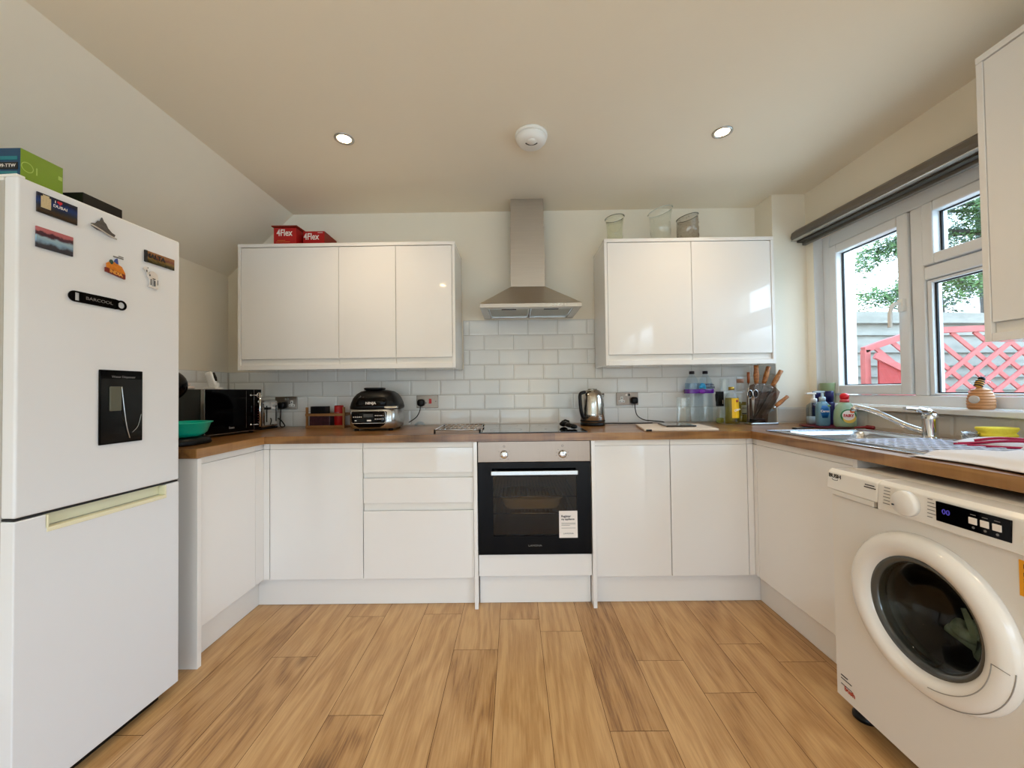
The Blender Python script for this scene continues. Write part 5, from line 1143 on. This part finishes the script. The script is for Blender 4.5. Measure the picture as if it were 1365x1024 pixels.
for i, p in enumerate(b.v):
    if p.x < 1.345: p.z -= min(.0118, (1.345 - p.x) * .4)
tag(b.build('tea_towel', M['cloth']), 'white tea towel spread over the front of the drainer', 'towel')

# ---------------------------------------------------------------- on top of the wall cabinets
CT = 2.0485
t = thing('cardboard_box', 'taller red card box on the left wall cabinet', 'box', (-1.43, 2.48, CT), group='red card boxes on the wall cabinet')
MB().box(-1.503, -1.362, 2.40, 2.58, CT, CT + .132).build('carton', M['red'], t, bev=.001)
MB().prism([(2.39, CT + .136), (2.39, CT + .142), (2.58, CT + .150), (2.58, CT + .133)], 'x', -1.512, -1.352).build('lid_flap', M['redd'], t)
text('4Flex', .058, TF(-1.435, 2.3995, CT + .098), M['textw'], t, sx=.78, bold=.001)
b = MB(); b.box(-1.48, -1.43, 2.3988, 2.3998, CT + .050, CT + .0525); b.box(-1.488, -1.40, 2.3988, 2.3998, CT + .040, CT + .0425); b.build('gold_line', mat('gold_print', (200, 120, 50), .4), t)
t = thing('cardboard_box', 'shorter red card box to the right of the taller one', 'box', (-1.275, 2.52, CT), group='red card boxes on the wall cabinet')
MB().prism([(-1.345, CT), (-1.345, CT + .128), (-1.208, CT + .128), (-1.208, CT)], 'y', 2.45, 2.62).build('carton', M['red'], t, bev=.001)
MB().box(-1.2076, -1.206, 2.452, 2.618, CT + .001, CT + .127).build('plain_side', M['redd'], t)
text('4Flex', .058, TF(-1.292, 2.4495, CT + .092), M['textw'], t, sx=.78, bold=.001); MB().box(-1.25, -1.218, 2.4488, 2.4498, CT + .117, CT + .119).build('small_print', M['textw'], t)
def vase(x, y, prof, slope, label, m_, rimm, slant_dir=(1, 0)):
    t = thing('glass_vase', label, 'vase', (x, y, CT), group='glass vases on the right wall cabinet')
    b = MB().lathe((x, y, CT), prof, 36, close=False); h_ = max(p[1] for p in prof)
    for v in b.v:
        f_ = (v.z - CT) / h_; v.z += slope * (v.x - x) * f_ ** 3
    b.build('glass', m_, t)
    r_ = [p for p in prof if p[1] == h_][0][0]
    MB().tube([(x + r_ * math.cos(a), y + r_ * math.sin(a), CT + h_ + slope * r_ * math.cos(a)) for a in [2 * PI * k / 36 for k in range(37)]], .0022, 6, cap=False).build('rim', rimm, t)
    return t
drk = mat('dark_glass_rim', (84, 86, 74), .2, coat=.5); lgt = mat('pale_glass_rim', (214, 216, 206), .15, coat=.5)
vase(.652, 2.44, [(.001, .004), (.046, .004), (.048, .002), (.0485, .08), (.051, .12), (.060, .178), (.0585, .178), (.049, .12), (.046, .08), (.045, .01)], .12, 'greenish flared glass vase with dark rim, left of the three', M['greenglass'], drk)
vase(.943, 2.44, [(.001, .004), (.060, .004), (.062, .002), (.062, .12), (.066, .17), (.074, .218), (.0725, .218), (.064, .17), (.060, .12), (.059, .01)], .25, 'large clear glass vase, tallest of the three', M['clear'], lgt)
m_ = glassmat('mottled_glass', (240, 238, 235), rough=.1)
vs_ = vase(1.105, 2.42, [(.001, .004), (.063, .004), (.0645, .002), (.0645, .166), (.063, .166), (.0625, .01)], .22, 'grey mottled glass cylinder vase with dark slanted rim', m_, drk)
b = MB(); rq = random.Random(21)
for k in range(90):
    a = rq.uniform(PI, 2 * PI); z = CT + rq.uniform(.01, .15); b.ell((1.105 + .0648 * math.cos(a), 2.42 + .0648 * math.sin(a), z), .0022, .0008, .0022, 6, 4)
b.build('mottling', mat('brown_fleck', (110, 84, 76), .4), vs_)

# ---------------------------------------------------------------- outside
gb = MB(); gb.box(2.15, 14, -3.2, 14, -.16, -.10); gb.box(-12, 14, -14, -3.2, -.16, -.10)
gr = struct(gb.build('ground', mat('paving', (222, 216, 204), .9, var=.12, vscale=3)))
M['fence'] = mat('weathered_concrete', (136, 131, 120), .9, var=.35, vscale=7, stretch=(1, 1, 3), bump=.4, bscale=30)
t = thing('panel_fence', 'weathered grey-white panel fence across the garden', 'fence', (5, 3.85, -.1))
fz = [-.1, .2, .5, .8, 1.12, 1.245, 1.355, 1.485, 1.655, 1.768]
FT = Matrix.Translation((3.2, 3.8, 0)) @ Matrix.Rotation(R(0), 4, 'Z') @ Matrix.Translation((-3.2, -3.8, 0))
for k in range(len(fz) - 1):
    b = MB(FT); z0, z1 = fz[k], fz[k + 1]
    vs = [(2.2, 3.80, z0), (10, 3.80, z0 - .10), (10, 3.84, z0 - .10), (2.2, 3.84, z0), (2.2, 3.825, z1 + .004), (10, 3.825, z1 - .096), (10, 3.85, z1 - .096), (2.2, 3.85, z1 + .004)]
    b.add(vs, [(0, 3, 2, 1), (4, 5, 6, 7), (0, 1, 5, 4), (1, 2, 6, 5), (2, 3, 7, 6), (3, 0, 4, 7)]); b.build('fence_board', M['fence'], t)
b = MB(); b.add([(2.2, 3.775, 1.772), (10, 3.775, 1.672), (10, 3.87, 1.672), (2.2, 3.87, 1.772), (2.2, 3.775, 1.90), (10, 3.775, 1.70), (10, 3.87, 1.70), (2.2, 3.87, 1.90)], [(0, 3, 2, 1), (4, 5, 6, 7), (0, 1, 5, 4), (1, 2, 6, 5), (2, 3, 7, 6), (3, 0, 4, 7)]); b.build('top_rail', M['fence'], t)
# red lattice trellis screen leaning before the fence
M['redw'] = mat('red_stained_wood', (166, 82, 76), .7, var=.35, vscale=14, stretch=(1, 1, 1), bump=.3, bscale=60)
M['redp'] = mat('red_painted_wood', (140, 36, 30), .6, var=.2, vscale=10, stretch=(1, 1, 6))
t = thing('garden_trellis', 'red arched lattice trellis panel in front of the fence', 'trellis', (4.2, 3.4, -.1))
def bar(b, p, q, w, y0=3.40, d_=.02):
    p = Vector((p[0], 0, p[1])); q = Vector((q[0], 0, q[1])); u = (q - p).normalized(); n = Vector((-u.z, 0, u.x)) * w / 2
    c = [p + n, p - n, q - n, q + n]; b.add([(v.x, y0, v.z) for v in c] + [(v.x, y0 + d_, v.z) for v in c], [(0, 1, 2, 3), (7, 6, 5, 4), (0, 4, 5, 1), (1, 5, 6, 2), (2, 6, 7, 3), (3, 7, 4, 0)])
b = MB(); bar(b, (3.095, -.1), (3.095, 1.455), .05, 3.385, .045); b.build('post', M['redw'], t)
b = MB(); arch = [(3.08, 1.455), (3.25, 1.515), (3.44, 1.575), (3.70, 1.62), (4.10, 1.632), (4.5, 1.62), (4.9, 1.57), (5.3, 1.48)]
for p, q in zip(arch, arch[1:]): bar(b, p, q, .05, 3.385, .045)
b.build('arched_rail', M['redw'], t)
def at_(x):
    for p, q in zip(arch, arch[1:]):
        if p[0] <= x <= q[0]: return p[1] + (q[1] - p[1]) * (x - p[0]) / (q[0] - p[0])
    return 0
def clipbar(x0, z0, sl, w, y0, nm):
    # walk a diagonal and keep the stretch inside the arch
    pts = []; 
    for k in range(260):
        x = x0 + k * .01 * (1); z = z0 + sl * (x - x0)
        if 3.12 < x < 5.28 and .2 < z < at_(x) - .02: pts.append((x, z))
    if len(pts) > 6: bb = MB(); bar(bb, pts[0], pts[-1], w, y0, .014); bb.build(nm, M['redw'], t)
k = 0
for i in range(-6, 12): clipbar(3.12 + 0.0, .62 + i * .205 - .1, .80, .036, 3.395, 'lattice_lath') if False else None
for i in range(14):
    xs = 2.60 + i * .205
    # rising to the right
    pts = [(x, .3 + (x - xs) * .78) for x in [2.6 + .01 * q for q in range(280)]]
    pts = [p for p in pts if 3.12 < p[0] < 5.28 and .9 < p[1] < at_(p[0]) - .02]
    if len(pts) > 6: bb = MB(); bar(bb, pts[0], pts[-1], .036, 3.392, .014); bb.build('lattice_lath', M['redw'], t)
for i in range(20):
    xs = 3.02 + i * .205
    pts = [(x, 1.62 - (x - xs) * .86) for x in [2.6 + .01 * q for q in range(280)]]
    pts = [p for p in pts if 3.12 < p[0] < 5.28 and .9 < p[1] < at_(p[0]) - .02]
    if len(pts) > 6: bb = MB(); bar(bb, pts[0], pts[-1], .036, 3.408, .014); bb.build('lattice_lath', M['redw'], t)
t = thing('red_shed_panel', 'red boarded panel with sloping top rail behind the window casement', 'wood panel', (3.3, 3.3, -.1))
b = MB(); b.prism([(3.13, -.1), (3.13, 1.385), (3.52, 1.17), (3.52, -.1)], 'y', 3.32, 3.335); b.build('boards', M['redp'], t)
b = MB(); bar(b, (3.10, 1.40), (3.56, 1.16), .05, 3.305, .03); b.build('sloping_rail', M['redw'], t)
# trees
rq = random.Random(12)
leaf_m = mat('leaf_green', (84, 112, 54), .6, var=.45, vscale=3); 
leaf_m.node_tree.nodes['Principled BSDF'].inputs['Transmission Weight'].default_value = 0
bark = mat('bark', (78, 72, 66), .9, var=.3, vscale=14)
def conifer(name, label, trunk, branches, ndl, size, seed, m_):
    rq = random.Random(seed); t = thing(name, label, 'tree', trunk[0])
    MB().tube(cat_pts(trunk, 5), [.17 - .11 * k / (5 * (len(trunk) - 1)) for k in range(5 * (len(trunk) - 1) + 1)], 12).build('trunk', bark, t)
    fol = MB()
    for br in branches:
        pts = cat_pts(br, 7); n = len(pts)
        MB().tube(pts, [max(.008, .03 * (1 - k / n)) for k in range(n)], 7).build('branch', bark, t)
        for k in range(int(n * ndl)):
            f_ = rq.random() ** .75; p = pts[min(n - 1, int(f_ * n))] + Vector((rq.gauss(0, .10), rq.gauss(0, .12), rq.gauss(0, .07)))
            # drooping spray of small leaves
            d_ = Vector((rq.uniform(-1, 1), rq.uniform(-1, 1), rq.uniform(-1.4, .1))).normalized()
            for q in range(9):
                c = p + d_ * (.022 * q) + Vector((rq.gauss(0, .012), rq.gauss(0, .012), rq.gauss(0, .01) - .0012 * q * q)); s = size * rq.uniform(.6, 1.3)
                a = Vector((rq.gauss(0, 1), rq.gauss(0, 1), rq.gauss(0, 1))).normalized(); e = a.orthogonal().normalized() * s * .38; a *= s
                fol.add([c - a, c + e, c + a, c - e], [(0, 1, 2, 3)])
    o = fol.build('foliage', m_, t); o['kind'] = 'stuff'
trunk = [(6.75, 6.2, -.1), (6.78, 6.2, 1.5), (6.72, 6.2, 3.0), (6.6, 6.2, 4.6)]
brs = [[(6.8, 6.1, 2.8), (6.3, 6.0, 2.75), (5.8, 6.0, 2.60), (5.22, 6.0, 2.56)],
       [(6.8, 6.1, 3.0), (6.35, 5.95, 2.9), (6.0, 5.9, 2.72), (5.75, 5.85, 2.5)],
       [(6.7, 6.1, 3.9), (6.2, 6.0, 3.6), (5.8, 6.0, 3.30), (5.3, 6.0, 3.0)],
       [(6.7, 6.1, 3.7), (6.2, 6.1, 3.45), (5.9, 6.1, 3.35), (5.45, 6.1, 3.25)],
       [(6.7, 6.1, 3.9), (7.1, 5.9, 3.8), (7.5, 5.8, 3.75), (7.9, 5.8, 3.6)],
       [(6.7, 6.1, 3.5), (7.1, 5.9, 3.45), (7.5, 5.8, 3.3), (7.9, 5.8, 3.1)],
       [(6.7, 6.1, 3.3), (6.9, 5.8, 3.15), (7.2, 5.6, 2.9), (7.5, 5.5, 2.7)],
       [(6.7, 6.1, 4.3), (7.0, 5.9, 4.2), (7.3, 5.8, 4.1), (7.8, 5.8, 4.0)],
       [(6.7, 6.1, 4.3), (6.3, 5.9, 4.1), (5.9, 5.8, 3.8), (5.5, 5.8, 3.45)],
       [(6.7, 6.1, 3.1), (6.6, 5.8, 2.85), (6.5, 5.6, 2.75), (6.4, 5.5, 2.6)],
       [(6.7, 6.1, 4.0), (6.9, 5.6, 3.75), (7.1, 5.3, 3.5), (7.2, 5.1, 3.2)], [(6.7, 6.1, 4.2), (6.8, 5.7, 3.95), (6.9, 5.4, 3.7), (6.9, 5.2, 3.4)], [(6.7, 6.1, 3.6), (6.95, 5.7, 3.4), (7.3, 5.5, 3.25), (7.6, 5.4, 3.05)]]
conifer('cedar_tree', 'green cedar tree with drooping branches behind the fence', trunk, brs, 13, .030, 3, leaf_m)
leaf2 = mat('darker_leaf_green', (48, 76, 44), .6, var=.4, vscale=3)
conifer('conifer_tree', 'darker green tree further right beyond the fence', [(8.9, 7.2, -.1), (8.9, 7.2, 2), (8.8, 7.2, 4), (8.8, 7.2, 5.2)],
        [[(8.9, 7.2, z), (8.9 + dx * .5, 7.0 + dy, z + .1), (8.9 + dx, 7.0 + dy, z - .1), (8.9 + dx * 1.4, 7 + dy, z - .45)] for z, dx, dy in ((2.9, -.9, 0), (3.1, .9, 0), (3.5, -1.0, .2), (3.7, 1, -.3), (4.1, -.9, -.2), (4.3, .8, .1), (4.7, -.7, 0), (4.9, .6, 0), (3.3, -.3, -.8))], 7, .034, 5, leaf2)
tag(MB().lathe((6.95, 8.5, -.1), [(.16, 0), (.16, 2.0), (.14, 4.6), (.13, 5.0)], 14).build('chimney_post', mat('grey_trunk', (96, 92, 88), .9, var=.3, vscale=10)), 'pale grey trunk standing beyond the cedar behind the fence', 'tree trunk')

# ---------------------------------------------------------------- light, world, camera
w = bpy.data.worlds.new('sky'); bpy.context.scene.world = w; w.use_nodes = True; nt = w.node_tree
bg = nt.nodes['Background']
tc = nt.nodes.new('ShaderNodeTexCoord'); sp = nt.nodes.new('ShaderNodeSeparateXYZ'); nt.links.new(tc.outputs['Generated'], sp.inputs[0])
cr = nt.nodes.new('ShaderNodeValToRGB'); nt.links.new(sp.outputs[2], cr.inputs[0]); e = cr.color_ramp.elements
e[0].position = .10; e[0].color = (.14, .16, .16, 1); e[1].position = .9; e[1].color = (.42, .68, 1, 1)
k = e.new(.16); k.color = (.64, .82, 1, 1)
nt.links.new(cr.outputs[0], bg.inputs[0]); bg.inputs[1].default_value = 3.4
def portal(loc, rot, sx, sy):
    l = bpy.data.lights.new('sky_portal', 'AREA'); l.shape = 'RECTANGLE'; l.size = sx; l.size_y = sy; l.cycles.is_portal = True
    o = bpy.data.objects.new('sky_portal', l); C.objects.link(o); o.location = loc; o.rotation_euler = rot
portal((2.06, 1.79, 1.55), (0, R(90), 0), 1.04, 1.24)
portal((2.06, (DY0 + DY1) / 2, 1.05), (0, R(90), 0), 2.1, DY1 - DY0)
portal((0, YF - .1, 1.0), (R(90), 0, 0), 3.0, 2.0)

cam = bpy.data.cameras.new('camera'); co = bpy.data.objects.new('camera', cam); C.objects.link(co)
pi_, ya_, ro_, f_ = .018, -.0059, .0125, 513.68
fw = Vector((math.sin(ya_) * math.cos(pi_), math.cos(ya_) * math.cos(pi_), math.sin(pi_))); rt = Vector((math.cos(ya_), -math.sin(ya_), 0)); up = rt.cross(fw)
Rr = math.cos(ro_) * rt - math.sin(ro_) * up; Uu = math.sin(ro_) * rt + math.cos(ro_) * up
co.matrix_world = Matrix(((Rr.x, Uu.x, -fw.x, 0), (Rr.y, Uu.y, -fw.y, 0), (Rr.z, Uu.z, -fw.z, 1.1344), (0, 0, 0, 1)))
cam.sensor_width = 36; cam.sensor_fit = 'HORIZONTAL'; cam.lens = f_ / 1365 * 36; cam.clip_start = .02; cam.clip_end = 200
sc = bpy.context.scene; sc.camera = co
sc.view_settings.view_transform = 'Standard'; sc.view_settings.look = 'None'; sc.view_settings.gamma = 1; sc.view_settings.exposure = 1.38; sc.view_settings.use_curve_mapping = False
sc.cycles.max_bounces = 10; sc.cycles.diffuse_bounces = 6; sc.cycles.transparent_max_bounces = 16; sc.cycles.sample_clamp_indirect = 8; sc.cycles.caustics_reflective = False; sc.cycles.caustics_refractive = False
